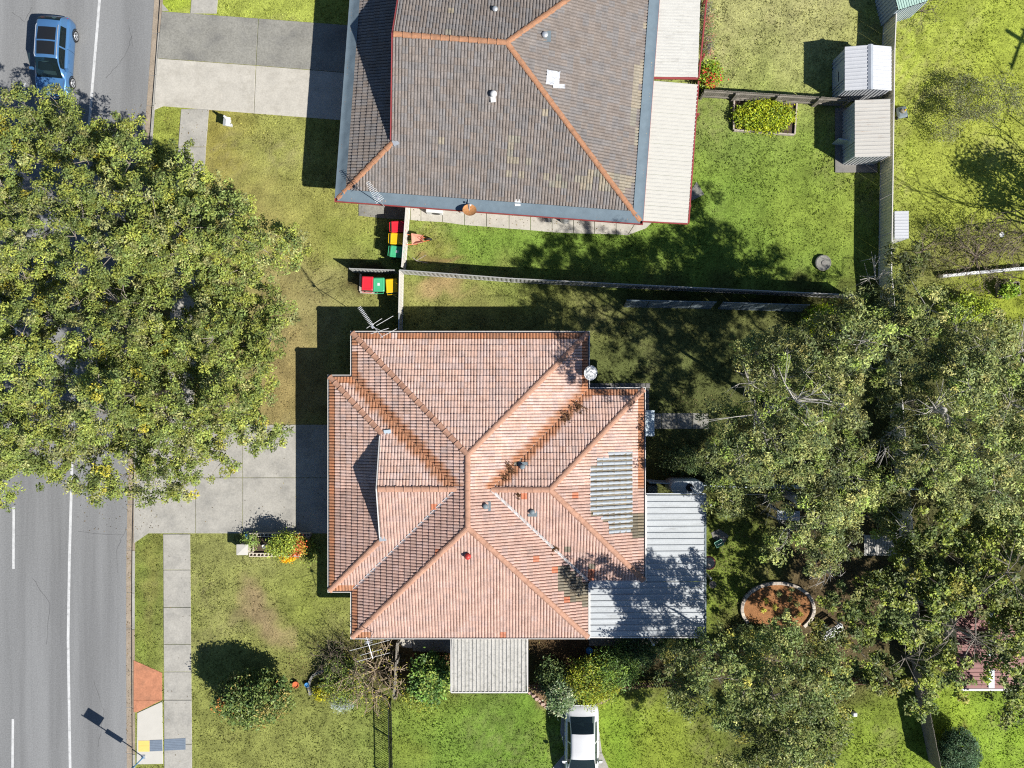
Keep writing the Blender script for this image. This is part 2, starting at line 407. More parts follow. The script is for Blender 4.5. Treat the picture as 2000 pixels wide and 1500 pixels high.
# hairline cracks sealed with tar
rc = random.Random(4)
def crack(pts, w=.025):
    P = []
    for i in range(len(pts)-1):
        for k in range(6):
            t = k/6; P.append(G(pts[i][0]+(pts[i+1][0]-pts[i][0])*t+rc.uniform(-1.2,1.2), pts[i][1]+(pts[i+1][1]-pts[i][1])*t+rc.uniform(-1.2,1.2)))
    P.append(G(*pts[-1])); l = []; r = []
    for i, p in enumerate(P):
        d = (P[min(i+1, len(P)-1)]-P[max(i-1, 0)]).normalized(); nrm = Vector((-d.y, d.x, 0)); ww_ = w*rc.uniform(.4,1.2); l.append(p-nrm*ww_/2); r.append(p+nrm*ww_/2)
    mk('sealed_crack', strip(l, r, ROADZ+.003), mat('crack_tar', (.085,.085,.085), .9, .3), road)
crack([(255,70),(246,100),(228,125),(205,150)]); crack([(250,48),(258,90)]); crack([(245,1030),(225,1075),(228,1120)]); crack([(60,1130),(95,1180),(88,1260)]); crack([(180,1330),(200,1390),(190,1460)], .02); crack([(20,20),(45,40),(60,12)]); crack([(150,1040),(240,1046)], .02)
# --- gutter in cast lengths and the kerb
def kerb_pt(t, off):
    P = KW; seg = [(P[i+1]-P[i]).length for i in range(len(P)-1)]
    for i, s in enumerate(seg):
        if t <= s or i == len(seg)-1:
            d = (P[i+1]-P[i]).normalized(); return P[i]+d*t+Vector((d.y, -d.x, 0))*off
        t -= s
gut = bpy.data.objects.new('gutter', None); COL.objects.link(gut); tag(gut, kind='structure')
kerb = bpy.data.objects.new('kerb', None); COL.objects.link(kerb); tag(kerb, kind='structure')
tot = sum((KW[i+1]-KW[i]).length for i in range(len(KW)-1))
t = 4.0; random.seed(3)
while t < tot-6:
    L_ = random.choice([1.9, 2.2, 2.4, 1.6])
    g_ = .012
    def quad(o0, o1):
        q = [kerb_pt(t+g_, o0), kerb_pt(t+L_-g_, o0), kerb_pt(t+L_-g_, o1), kerb_pt(t+g_, o1)]
        return [(p.x, p.y) for p in q]
    MB().prism(quad(-.0, .36), -.3, ROADZ+.008).put('gutter_length', M_gutter, gut)
    MB().prism(quad(-.14, -.005), -.3, .0+random.uniform(.0, .008)).put('kerb_length', M_gutter if random.random() < .5 else M_conc, kerb)
    t += L_
MB().prism([(p.x, p.y) for p in [kerb_pt(3.9+i*1.0, -.145) for i in range(int(tot-10))]]+[(p.x, p.y) for p in [kerb_pt(3.9+i*1.0, .37) for i in range(int(tot-10))]][::-1], -.4, ROADZ-.008).put('kerb_bedding', M_soil, kerb)

# --- paving: every slab is a piece of its own
PAVED = []          # plan polygons in metres, kept free of grass
def paving(name):
    o = bpy.data.objects.new(name, None); COL.objects.link(o); return tag(o, kind='structure')
def slab(parent, pts, m, z=.03, gap=.012, name='slab', dz=None):
    P = ccw([(p.x, p.y) for p in GP(pts)]); PAVED.append(P)
    q = inset(P, gap)
    b = inset(P, gap+.012)
    z += random.uniform(-.004, .004) if dz is None else dz
    n = len(q)
    v = [(p.x, p.y, -.12) for p in q]+[(p.x, p.y, z-.010) for p in q]+[(p.x, p.y, z) for p in b]
    f = [tuple(range(2*n, 3*n))]
    for i in range(n):
        j = (i+1) % n; f += [(i, j, n+j, n+i), (n+i, n+j, 2*n+j, 2*n+i)]
    return mk(name, (v, f), m, parent)
random.seed(11)
foot = paving('footpath')
def fx(y):   # left and right edge of the footpath
    yl = [(-60,378),(0,374),(210,354),(300,347),(600,333),(830,322),(1043,318.5),(1500,321)]
    yr = [(-60,430),(0,426),(210,409),(300,402),(600,388),(830,377),(1043,372),(1500,376)]
    return np.interp(y, *zip(*yl)), np.interp(y, *zip(*yr))
cuts = [(-60,-20),(-20,27),(213,287),(287,360),(360,433),(433,506),(506,580),(580,653),(653,726),(726,800),(800,829),(1043,1113),(1113,1186),(1186,1258),(1258,1312),(1312,1367),(1367,1453),(1453,1540)]
for a, b in cuts:
    (l0, r0), (l1, r1) = fx(a), fx(b)
    slab(foot, [(l0,a),(r0,a),(r1,b),(l1,b)], M_conc)
drv = paving('driveway')
slab(drv, [(316,22),(505,36),(500,128),(307,114)], M_conc_dark); slab(drv, [(505,36),(690,50),(684,143),(500,128)], M_conc_dark)
slab(drv, [(307,114),(500,128),(496,222),(319,208),(300,216)], M_conc_warm); slab(drv, [(500,128),(684,143),(676,236),(496,222)], M_conc_warm)
slab(drv, [(316,5),(331,22),(316,21.5)], M_conc)
drv2 = paving('shared_driveway')
for (xa, xb) in ((268,382),(382,474),(474,578),(578,668)):
    for (ya, yb) in ((829,933),(933,1042)):
        xl = xa if xa > 270 else (266 if ya < 900 else 261)
        q = [(xl,ya),(xb,ya),(xb,yb),(xl,yb)]
        if xa < 270 and ya > 900: q = [(xl,ya),(xb,ya),(xb,yb),(290,yb),(261,1062)]
        slab(drv2, q, M_conc)
pad = paving('bus_stop_pad')
slab(pad, [(261,1289),(317,1313.5),(317,1367),(261,1367)], M_pad_red, gap=.004); slab(pad, [(261,1367),(317,1367),(268,1391),(261,1391)], M_pad_red, gap=.004)
slab(pad, [(268,1392),(317.5,1369),(319,1492),(266.5,1493)], M_pad_white)
def tactile(pts, m, ribs, name):
    q = GP(pts); o = MB().prism([(p.x, p.y) for p in q], .02, .04).put(name, m, pad)
    a, b, c, d = q
    mb = MB()
    for i in range(ribs):
        s = (i+.5)/ribs; p0 = a.lerp(d, s); p1 = b.lerp(c, s); mid = (p0+p1)/2
        mb.box((mid.x, mid.y, .042), ((p1-p0).length*.96, .028, .008), math.atan2(p1.y-p0.y, p1.x-p0.x))
    mb.put('rib', m, o)
tactile([(271,1446),(292.5,1446),(292.5,1467.5),(271,1467.5)], M_tact_y, 1, 'tactile_tile')
tactile([(293,1445),(317.5,1444),(318,1466),(293,1467)], M_tact_b, 7, 'tactile_tile'); tactile([(321.5,1443),(363,1441),(363,1463.5),(321.5,1465.5)], M_tact_b, 7, 'tactile_tile')
# path of slabs along the north house
npath = paving('side_path')
pj = [(700,398),(752,402),(802,405),(822,407),(864,410),(907,414),(950,417),(994,420),(1036,424),(1078,427),(1120,431),(1161,434),(1203,438),(1246,441),(1278,444)]
pb = [(700,422),(752,427),(802,430),(822,432),(864,434),(907,440),(950,443),(994,447),(1036,450),(1078,454),(1120,456),(1161,457),(1203,458),(1225,460),(1262,446)]
for i in range(len(pj)-1):
    slab(npath, [(pj[i][0],pj[i][1]-14),(pj[i+1][0],pj[i+1][1]-14),pb[i+1],pb[i]], M_conc_warm if i > 1 else M_conc_dark)
slab(npath, [(1349,372),(1360,354),(1376,380),(1349,393)], M_conc_dark)
# pavers behind the duplex
bpath = paving('back_path')
for x0, x1 in ((1262,1292),(1292,1322),(1322,1352),(1352,1384)):
    slab(bpath, [(x0,806),(x1,807),(x1,838),(x0,838)], M_conc_dark)
for i, x in enumerate(range(1150, 1270, 10)):
    slab(bpath, [(x,748),(x+10,748),(x+10,759),(x,759)], M_paver, z=.022, name='paver')
for i, y in enumerate(range(759, 806, 10)):
    for x in (1250, 1259):
        slab(bpath, [(x,y),(x+9,y),(x+9,y+10),(x,y+10)], M_paver, z=.022, name='paver')
# south courtyard paving and the white car's driveway
court = paving('courtyard_paving')
slab(court, [(775,1243),(806,1243),(806,1266),(785,1264)], M_conc_warm); slab(court, [(806,1243),(880,1243),(880,1275),(806,1272)], M_conc_dark)
slab(court, [(1150,1240),(1250,1240),(1250,1262),(1150,1262)], M_conc_dark); slab(court, [(1250,1240),(1370,1240),(1370,1256),(1250,1258)], M_conc_dark)
cdrv = paving('car_driveway')
slab(cdrv, [(1096,1396),(1166,1396),(1171,1432),(1176,1470),(1104,1470),(1094,1430)], M_conc); slab(cdrv, [(1104,1470),(1176,1470),(1186,1492),(1212,1560),(1060,1560),(1078,1500)], M_conc)
# doormat-like slab in the back lawn of the south unit
slab(court, [(1388,1040),(1405,1032),(1424,1046),(1412,1066),(1392,1052)], M_paver)
# ================================================================== HOUSES
PITCH = math.tan(R(22.0)); EAVE = 2.6
TW, TG = .300, .300                      # tile cover width, course gauge in plan
PROF = [(0,-.018),(.035,.015),(.09,.046),(.25,.058),(.41,.046),(.465,.015),(.5,-.018),(.535,.015),(.59,.046),(.75,.058),(.91,.046),(.965,.015),(1,-.018)]
LIP = .044
def tile_mesh(col):
    """one interlocking two-roll tile; local x along the eave, y up the slope in plan"""
    v = []; f = []
    n = len(PROF)
    for (fu, z) in PROF: v.append((fu*TW, 0, z+LIP-.004))
    for (fu, z) in PROF: v.append((fu*TW, TG+.01, z+PITCH*(TG+.01)))
    for (fu, z) in PROF: v.append((fu*TW, 0, z*.6-.022))
    for i in range(n-1):
        f.append((i, i+1, n+i+1, n+i)); f.append((2*n+i, 2*n+i+1, i+1, i))
    me = mesh('tile', v, f, M_tile, smooth=False)
    a = me.attributes.new('tint', 'FLOAT_COLOR', 'POINT')
    a.data.foreach_set('color', np.tile(np.array([*col, 1], np.float32), (len(v), 1)).ravel())
    return me
class Roof:
    def __init__(s, palette):
        s.pal = palette; s.meshes = {}; s.full = []; s.V = []; s.F = []; s.C = []; s.deck = MB(); s.mod = None
    def mesh_for(s, c):
        if c not in s.meshes: s.meshes[c] = tile_mesh(s.pal[c])
        return s.meshes[c]
    def plane(s, O, u, v, pieces, cls, u_off=0.0):
        """O eave origin (xy), u along eave, v inward (unit 2-vectors); pieces: convex polygons in world xy; cls(x,y,row)->palette key"""
        O = Vector(O[:2]); u = Vector(u); v = Vector(v)
        rz = math.atan2(u.y, u.x)
        flip = (u.x*v.y-u.y*v.x) < 0
        for pc in pieces:
            s.deck.add([(p[0], p[1], EAVE-.05+PITCH*((Vector(p[:2])-O).dot(v))) for p in pc], [tuple(range(len(pc)))])
            q = ccw([((Vector(p[:2])-O).dot(u), (Vector(p[:2])-O).dot(v)) for p in pc])
            u0 = min(a for a, b in q); u1 = max(a for a, b in q); v0 = min(b for a, b in q); v1 = max(b for a, b in q)
            for j in range(int(math.floor(v0/TG+1e-6)), int(math.ceil(v1/TG-1e-6))):
                off = u_off
                for i in range(int(math.floor((u0-off)/TW)), int(math.ceil((u1-off)/TW))):
                    cu0 = off+i*TW; cv0 = j*TG
                    rect = [(cu0, cv0), (cu0+TW, cv0), (cu0+TW, cv0+TG), (cu0, cv0+TG)]
                    cl = clip_poly(rect, q)
                    if len(cl) < 3: continue
                    ar = abs(sum(cl[k-1][0]*cl[k][1]-cl[k][0]*cl[k-1][1] for k in range(len(cl))))/2
                    if ar < .0005: continue
                    w = O+u*(cu0+TW/2)+v*(cv0+TG/2)
                    c = cls(w.x, w.y, j)
                    if ar > .9995*TW*TG and not flip:
                        p = O+u*cu0+v*cv0
                        s.full.append((p.x, p.y, EAVE+PITCH*cv0, rz, c)); continue
                    col = s.pal[c]
                    for k in range(len(PROF)-1):
                        a0, z0 = PROF[k]; a1, z1 = PROF[k+1]
                        r_ = [(cu0+a0*TW, cv0), (cu0+a1*TW, cv0), (cu0+a1*TW, cv0+TG), (cu0+a0*TW, cv0+TG)]
                        cc = clip_poly(r_, q)
                        if len(cc) < 3: continue
                        n0 = len(s.V); base = []
                        for (a, b) in cc:
                            t = (a-cu0-a0*TW)/((a1-a0)*TW)
                            z = EAVE+PITCH*b+z0+(z1-z0)*t+(LIP-.004)*(1-(b-cv0)/TG)
                            p = O+u*a+v*b
                            s.V.append((p.x, p.y, z)); s.C.append(s.mod(p.x, p.y, col, c) if s.mod else col)
                            base.append((p.x, p.y, z, b))
                        m = len(cc); s.F.append(tuple(range(n0, n0+m)))
                        for e in range(m):
                            if abs(base[e][3]-cv0) < 1e-5 and abs(base[(e+1) % m][3]-cv0) < 1e-5:
                                n1 = len(s.V); x0, y0, zz0, _ = base[e]; x1, y1, zz1, _ = base[(e+1) % m]
                                s.V += [(x0,y0,zz0), (x1,y1,zz1), (x1,y1,zz1-.05), (x0,y0,zz0-.05)]; s.C += [col]*4
                                s.F.append((n1, n1+3, n1+2, n1+1))
    def finish(s, house, mat_deck, near):
        deck = s.deck.put('roof', mat_deck, house, True)
        random.seed(5)
        s.full.sort(key=lambda t: (t[0]-near[0])**2+(t[1]-near[1])**2)
        keep, rest = s.full[:290], s.full[290:]
        for (x, y, z, rz, c) in keep:
            o = bpy.data.objects.new('tile', s.mesh_for(c)); COL.objects.link(o); o.parent = deck
            o.location = (x+random.uniform(-.002,.002), y+random.uniform(-.002,.002), z+random.uniform(0,.005)); o.rotation_euler = (0, 0, rz)
        tv = np.array([v for v in [(a*TW, 0, z+LIP-.004) for a, z in PROF]+[(a*TW, TG+.01, z+PITCH*(TG+.01)) for a, z in PROF]+[(a*TW, 0, z*.6-.022) for a, z in PROF]])
        n = len(PROF); tf = []
        for i in range(n-1): tf += [(i, i+1, n+i+1, n+i), (2*n+i, 2*n+i+1, i+1, i)]
        for (x, y, z, rz, c) in rest:
            cs, sn = math.cos(rz), math.sin(rz); n0 = len(s.V)
            z += random.uniform(0, .014)
            P = np.stack([x+tv[:,0]*cs-tv[:,1]*sn, y+tv[:,0]*sn+tv[:,1]*cs, z+tv[:,2]], 1)
            s.V += [tuple(p) for p in P]; s.C += [s.mod(p[0], p[1], s.pal[c], c) for p in P] if s.mod else [s.pal[c]]*len(tv); s.F += [tuple(i+n0 for i in q) for q in tf]
        me = mesh('roof_tiles', s.V, s.F, M_tile)
        a = me.attributes.new('tint', 'FLOAT_COLOR', 'POINT')
        cc = np.ones((len(s.V), 4), np.float32); cc[:, :3] = np.array(s.C); a.data.foreach_set('color', cc.ravel())
        o = link('tile_field', me, deck); tag(o, kind='stuff')
        return deck
def cap_mesh(m, L, w=.135, h=.085):
    v = []; f = []; n = 7
    for yy, sc in ((0, 1.16), (L*.14, 1.02), (L, .90)):
        for k in range(n):
            a = math.pi*k/(n-1); v.append((math.cos(a)*w*sc, yy, math.sin(a)*h*sc))
    for i in range(2):
        for k in range(n-1): f.append((i*n+k, (i+1)*n+k, (i+1)*n+k+1, i*n+k+1))
    f.append(tuple(range(n))[::-1]); f.append(tuple(range(2*n, 3*n)))
    return mesh('ridge_cap', v, f, m, smooth=False)
def caps(parent, p, q, me, L, lift=.035, tilt=0):
    """a run of ridge caps from p (low end) to q"""
    p = Vector(p); q = Vector(q); d = (q-p); n = max(1, round(d.length/L)); s = d.length/n
    d.normalize(); x = d.cross(Vector((0,0,1))).normalized(); z = x.cross(d)
    m0 = Matrix((x, d, z)).transposed()
    for i in range(n):
        o = bpy.data.objects.new('ridge_cap', me); COL.objects.link(o); o.parent = parent
        rot = m0.to_4x4() @ Matrix.Rotation(random.uniform(-.02, .02), 4, 'Z') @ Matrix.Rotation(random.uniform(-.012, .012)-.02, 4, 'X')
        o.matrix_basis = Matrix.Translation(p+d*s*i+Vector((0,0,lift))) @ rot @ Matrix.Diagonal((1, s/L*1.04, 1, 1))
def dome_vent(parent, x, y, z, m, r=.13, plate=True, tall=.22):
    mb = MB()
    mb.lathe([(r*.62,-.1),(r*.62,tall*.55),(r,tall*.58),(r*1.02,tall*.72),(r*.8,tall*.92),(r*.4,tall*1.02),(.01,tall*1.05)], (x, y, z), 14)
    o = mb.put('vent', m, parent, True, True)
    if plate:
        k = MB(); s_ = r*1.7
        k.box((x+.03, y-.02, z+.0), (s_*2, s_*2, .02))
        pl = k.put('flashing', M_fence_dk, o)
    return o
def window(house, c, w, h, axis, m=M_white_trim):
    """axis: 'x+','x-','y+','y-' wall the window sits on"""
    d = {'x+':(1,0),'x-':(-1,0),'y+':(0,1),'y-':(0,-1)}[axis]
    al = (abs(d[1]), abs(d[0])); mb = MB()
    for s in (-1, 1):
        mb.box((c[0]+al[0]*s*w/2, c[1]+al[1]*s*w/2, c[2]), (.06 if al[0] else .07, .06 if al[1] else .07, h))
        mb.box((c[0], c[1], c[2]+s*(h/2-.03)), (w-.06 if al[0] else .066, w-.06 if al[1] else .066, .06))
    fr = mb.put('window', m, house, True)
    MB().box((c[0], c[1], c[2]), (w-.1 if al[0] else .03, w-.1 if al[1] else .03, h-.1)).put('pane', M_glass_d, fr)
def jit(pal, key, base, n, amt, seed):
    r = random.Random(seed)
    for i in range(n):
        k = 1+r.uniform(-amt, amt); h = r.uniform(-.05, .05)
        pal[(key, i)] = tuple(max(0, c*k*(1+hh)) for c, hh in zip(base, (h, 0, -h)))

# ------------------------------------------------------------------ north house (grey-brown tiles)
A = G(660, 388, EAVE); B = G(1250, 432, EAVE)
un = (B-A); WN = un.length; un = Vector((un.x, un.y)).normalized(); vn = Vector((-un.y, un.x))
def N(u, v, z=None):
    p = Vector((A.x, A.y))+un*u+vn*v
    return Vector((p.x, p.y, z if z is not None else 0))
hwN = WN*.476; DN = 2*hwN; guN = 2.72
house_n = empty('tiled_house', N(WN/2, hwN, 0), 'house with grey-brown tiled roof, orange ridge caps and red gutters', 'house')
palN = {}
jit(palN, 'g', (.176,.154,.140), 9, .055, 1); jit(palN, 'l', (.225,.20,.155), 5, .10, 2)
rn = random.Random(21)
patches = [(1165,350,95,14),(1010,330,20,14),(1000,290,15,25),(1175,352,60,20),(1260,190,25,90),(1275,150,20,40),(1020,310,30,8)]
def clsN(x, y, j):
    k = F_PX/(CAM_H-EAVE-1.0); px, py = 1000+x*k, 750-y*k
    for cx, cy, rx, ry in patches:
        if ((px-cx)/rx)**2+((py-cy)/ry)**2 < 1 and rn.random() < .62: return ('l', rn.randrange(5))
    return ('l', rn.randrange(5)) if rn.random() < .004 else ('g', rn.randrange(9))
rf = Roof(palN)
def NP(*pts): return [N(a, b) for a, b in pts]
e0 = N(0, 0)
rf.plane(N(0,0), un, vn, [NP((guN-.12,0),(WN,0),(WN-hwN,hwN),(guN-.12,hwN)), NP((0,0),(guN-.12,0),(guN-.12,guN-.12))], clsN)
rf.plane(N(WN,DN), -un, -vn, [NP((guN-.12,DN),(WN,DN),(WN-hwN,hwN),(guN-.12,hwN)), NP((0,DN),(guN-.12,DN),(guN-.12,DN-guN+.12))], clsN)
rf.plane(N(0,DN), -vn, un, [NP((0,0),(0,DN),(guN,DN-guN),(guN,guN))], clsN)
rf.plane(N(WN,0), vn, -un, [NP((WN,0),(WN,DN),(WN-hwN,hwN))], clsN)
roof_n = rf.finish(house_n, M_deck, (0, 9))
zr = EAVE+PITCH*hwN; zg = EAVE+PITCH*guN
capN = cap_mesh(M_cap_n, .42)
random.seed(2)
caps(roof_n, N(guN-.1,hwN,zr), N(WN-hwN,hwN,zr), capN, .42)
caps(roof_n, N(WN,0,EAVE), N(WN-hwN,hwN,zr), capN, .42); caps(roof_n, N(WN,DN,EAVE), N(WN-hwN,hwN,zr), capN, .42)
caps(roof_n, N(0,0,EAVE), N(guN-.1,guN-.1,zg-.05), capN, .42); caps(roof_n, N(0,DN,EAVE), N(guN-.1,DN-guN+.1,zg-.05), capN, .42)
def gable(house, a, b, c, thick_dir, mwall, mtrim):
    """gable wall triangle a-b-c with barge boards along a-c and b-c"""
    t = Vector(thick_dir)*.06
    g = mk('gable_wall', ([a, b, c, a-t, b-t, c-t], [(0,1,2),(5,4,3),(0,3,4,1),(1,4,5,2),(2,5,3,0)]), mwall, house, True)
    for p, q in ((a, c), (b, c)):
        d = (q-p); m = MB(); o = t*2.4
        up = Vector((0,0,.09))
        v = [p-o+Vector((0,0,-.12)), q-o+Vector((0,0,-.12)), q-o+up, p-o+up, p-o-t*.8+Vector((0,0,-.12)), q-o-t*.8+Vector((0,0,-.12)), q-o-t*.8+up, p-o-t*.8+up]
        m.add(v, [(0,1,2,3),(7,6,5,4),(3,2,6,7),(0,4,5,1),(0,3,7,4),(1,5,6,2)])
        m.put('barge_board', mtrim, house, True)
U3 = Vector((un.x, un.y, 0))
gable(house_n, N(guN,guN,zg), N(guN,DN-guN,zg), N(guN,hwN,zr), U3, M_brick, M_red_trim)
polyN = NP((0,0),(WN,0),(WN,DN),(0,DN))
mk('wall', ring(polyN, .55, .75, 0, 2.5), M_brick, house_n, True)
mk('soffit', ring(polyN, .0, .74, 2.44, 2.47), M_soffit, house_n, True)
gt = mk('gutter', ring(polyN, -.16, -.125, 2.46, 2.615), M_red_trim, house_n, True)
mk('trough', ring(polyN, -.124, .0, 2.47, 2.50), M_red_trim, gt)
# steel mesh gutter guard laid over the lowest course
for (p, q, inn) in ((N(0,0), N(WN,0), 'S'), (N(WN,0), N(WN,DN), 'E'), (N(0,DN), N(0,0), 'W')):
    d = (q-p); L_ = d.length; d.normalize(); nn = Vector((-d.y, d.x, 0)); n = int(L_/.12); v = []; f = []
    r2 = random.Random(4); g = .40
    for i in range(n+1):
        s = L_*i/n
        for k in range(5):
            b = -.135+(g+.135)*k/4
            ss = min(max(s, max(b, 0)), L_-max(b, 0))
            w = p+d*ss+nn*b
            v.append((w.x, w.y, EAVE+PITCH*max(b, 0)*1.0+.098+(.02*(k/4))+r2.uniform(-.006, .006)+.012*math.sin(s*5.2)*(k in (2,3))))
    for i in range(n):
        for k in range(4): f.append((i*5+k, i*5+k+1, (i+1)*5+k+1, (i+1)*5+k)[::-1])
    mk('gutter_guard', (v, f), M_guard, roof_n, smooth=True)
M_foil = mat('foil_flashing', (.40,.41,.43), .5, .45, 5, 16, .6, .03)
NE = lambda px, py: G(px, py, EAVE+1.6)
def on_roof_n(px, py):
    h = EAVE+1.0
    for _ in range(6):
        p = G(px, py, h); d = Vector((p.x-A.x, p.y-A.y)); u_, v_ = d.dot(un), d.dot(vn)
        h = EAVE+PITCH*min(v_, WN-u_, DN-v_, u_ if u_ < guN else 99)
    return G(px, py, h+.03)
p = on_roof_n(1064, 70); dome_vent(roof_n, p.x, p.y, p.z, M_galv, .15)
p = on_roof_n(967, 20); dome_vent(roof_n, p.x, p.y, p.z, M_galv, .13, False)
p = on_roof_n(964, 186); o = dome_vent(roof_n, p.x, p.y, p.z, M_plas_w, .16, False, .3)
MB().box((p.x-.02, p.y-.16, p.z+.02), (.24,.34,.03), .1).put('flashing', M_plas_w, o)
p = on_roof_n(1080, 153)
v = []; n = 6; r2 = random.Random(9)
for i in range(n+1):
    for k in range(n+1):
        a, b = i/n-.5, k/n-.5
        v.append((p.x+a*.62+r2.uniform(-.02,.02)+b*.08, p.y+b*.66+r2.uniform(-.02,.02), p.z+.07-PITCH*(a*.62)+r2.uniform(-.012,.03)))
sh = mk('roof_patch', (v, [(i*(n+1)+k, (i+1)*(n+1)+k, (i+1)*(n+1)+k+1, i*(n+1)+k+1) for i in range(n) for k in range(n)]), M_foil, roof_n, smooth=True)
v = [(p.x+.0+a*.58, p.y-.47+b*.2+a*.06, p.z+.06-PITCH*(a*.58)) for a in (0,1) for b in (0,1)]
mk('roof_patch', ([v[0], v[2], v[3], v[1]], [(0,1,2,3)]), M_foil, roof_n)
p = on_roof_n(1011, 396); MB().box((p.x, p.y, p.z+.05), (.28,.34,.03), 0).put('flashing', M_plas_w, roof_n)
p = on_roof_n(772, 279); MB().box((p.x+.02, p.y, p.z+.03), (.28,.26,.05), .4).put('flashing', M_galv, roof_n)
for u_ in (2.6, 5.6, 9.4): 
    c = N(u_, .53); window(house_n, (c.x, c.y, 1.5), 1.2, 1.0, 'y-')

# ------------------------------------------------------------------ duplex (red tiles)
def E(px, py): return G(px, py, EAVE)
x0, y1 = E(688.5, 650.5).x, E(0, 650.5).y; x1 = E(1148, 0).x; y0 = E(0, 1244).y
wx0 = E(644, 0).x; wyt = E(0, 736).y; wyb = E(0, 1153).y
ex1 = E(1257, 0).x; eyt = E(0, 760.5).y; eyb = E(0, 1133).y
hw = (x1-x0)/2; xc = (x0+x1)/2; ww = (wyt-wyb)/2; wyc = (wyt+wyb)/2; ew = (eyt-eyb)/2; eyc = (eyt+eyb)/2
gx = wx0+2.80; gd = gx-wx0
house_s = empty('tiled_duplex', (xc, (y0+y1)/2, 0), 'duplex with salmon terracotta tiled roof in a cross plan with four hips', 'house')
palS = {}
jit(palS, 'p', (.50,.345,.285), 9, .07, 1); jit(palS, 'o', (.34,.155,.082), 6, .10, 2); jit(palS, 'g', (.31,.325,.34), 5, .05, 3)
jit(palS, 'm', (.165,.14,.10), 5, .15, 4); jit(palS, 'r', (.40,.15,.085), 3, .08, 5); jit(palS, 's', (.405,.272,.225), 9, .06, 6)
rs = random.Random(31)
def roof_h(x, y):
    m = min(x-x0, x1-x, y1-y, y-y0) if x0 < x < x1 and y0 < y < y1 else -9
    if wx0 < x and wyb < y < wyt and x < xc: m = max(m, min(wyt-y, y-wyb, (x-wx0) if x < gx else 99))
    if x < ex1 and eyb < y < eyt and x > xc: m = max(m, min(eyt-y, y-eyb, ex1-x))
    return EAVE+PITCH*max(m, 0)
def px_of(x, y):
    k = F_PX/(CAM_H-roof_h(x, y)); return 1000+x*k, 750-y*k
GREY = [(1164,896),(1187,896),(1187,878),(1236,878),(1236,1033),(1215,1045),(1190,1047),(1187,1020),(1165,1006),(1151,1000),(1151,916),(1164,914)]
MOSS = [(1090,1104),(1112,1101),(1126,1128),(1152,1135),(1156,1170),(1146,1186),(1102,1168),(1102,1152),(1089,1148)]
MOSS2 = [(1236,1000),(1258,1000),(1258,1055),(1236,1048)]
SINGLE_R = [(1047,1086),(1084,1112),(1107,1170),(1020,972),(1151,1122)]
SINGLE_M = [(1110,1070),(1160,1106),(1006,908)]
def clsS(x, y, j):
    px, py = px_of(x, y)
    if inside(px, py, GREY): return ('m', rs.randrange(5))  # dark tiles below the steel strips: shade of the gaps put into their colour
    if inside(px, py, MOSS) or inside(px, py, MOSS2): return ('m', rs.randrange(5))
    for a, b in SINGLE_R:
        if abs(px-a) < 7 and abs(py-b) < 7: return ('r', rs.randrange(3))
    for a, b in SINGLE_M:
        if abs(px-a) < 7 and abs(py-b) < 7: return ('m', rs.randrange(5))
    if py < 950:
        # cleaner orange clay along the wet lines: eaves and valleys of the north half
        dv = min(abs((x-x0)-(wyt-y)) if x < xc and x > x0-.4 else 9, abs((x1-x)-(eyt-y)) if x > xc and x < x1+.4 else 9)
        if j == 0 and rs.random() < .96: return ('o', rs.randrange(6))
        return ('p', rs.randrange(9))
    if j == 0 and x < x0+.9: return ('o', rs.randrange(6))
    return ('r', rs.randrange(3)) if rs.random() < .002 else ('s', rs.randrange(9))
rf = Roof(palS)
def wash(x, y, col, c):
    # clean orange clay where run-off keeps the valleys of the north half free of lichen
    if c[0] != 'p' or y < (wyc if x < xc else eyc)-.1: return col
    dv = 9
    if x0-.5 < x < xc: dv = abs((x-x0)-(wyt-y))*.707; lim = .36
    elif xc <= x < x1+.5: dv = abs((x1-x)-(eyt-y))*.707; lim = .34
    if dv > 1: return col
    n_ = .55*mnoise.noise(Vector((x*1.7, y*1.7, 3.1)))+.35*mnoise.noise(Vector((x*7, y*7, 9.1)))
    t = min(1, max(0, (lim+.22*n_-dv)/.05))
    return tuple(a+(b-a)*t for a, b in zip(col, (.35,.165,.09)))
rf.mod = wash
X, Y = Vector((1,0)), Vector((0,1))
rf.plane((x1,y1), -X, -Y, [[(x0,y1),(x1,y1),(xc,y1-hw)]], clsS)
rf.plane((x0,y0), X, Y, [[(x0,y0),(x1,y0),(xc,y0+hw)]], clsS)
rf.plane((x0,y1), -Y, X, [[(x0,y1),(xc,y1-hw),(xc,wyc),(x0+ww,wyc),(x0,wyt)], [(x0,y0),(xc,y0+hw),(xc,wyc),(x0+ww,wyc),(x0,wyb)]], clsS)
rf.plane((x1,y0), Y, -X, [[(x1,y1),(xc,y1-hw),(xc,eyc),(x1-ew,eyc),(x1,eyt)], [(x1,y0),(xc,y0+hw),(xc,eyc),(x1-ew,eyc),(x1,eyb)]], clsS)
rf.plane((x0,wyt), -X, -Y, [[(gx-.12,wyc),(x0+ww,wyc),(gx-.12,wyt-gx+.12+x0)], [(wx0,wyt),(x0,wyt),(gx-.12,wyt-gx+.12+x0),(gx-.12,wyt-gd+.12)]], clsS)
rf.plane((wx0,wyb), X, Y, [[(gx-.12,wyc),(x0+ww,wyc),(gx-.12,wyb+gx-.12-x0)], [(wx0,wyb),(x0,wyb),(gx-.12,wyb+gx-.12-x0),(gx-.12,wyb+gd-.12)]], clsS)
rf.plane((wx0,wyt), -Y, X, [[(wx0,wyb),(wx0,wyt),(gx,wyt-gd),(gx,wyb+gd)]], clsS)
rf.plane((ex1,eyt), -X, -Y, [[(x1,eyt),(ex1,eyt),(ex1-ew,eyc),(x1-ew,eyc)]], clsS)
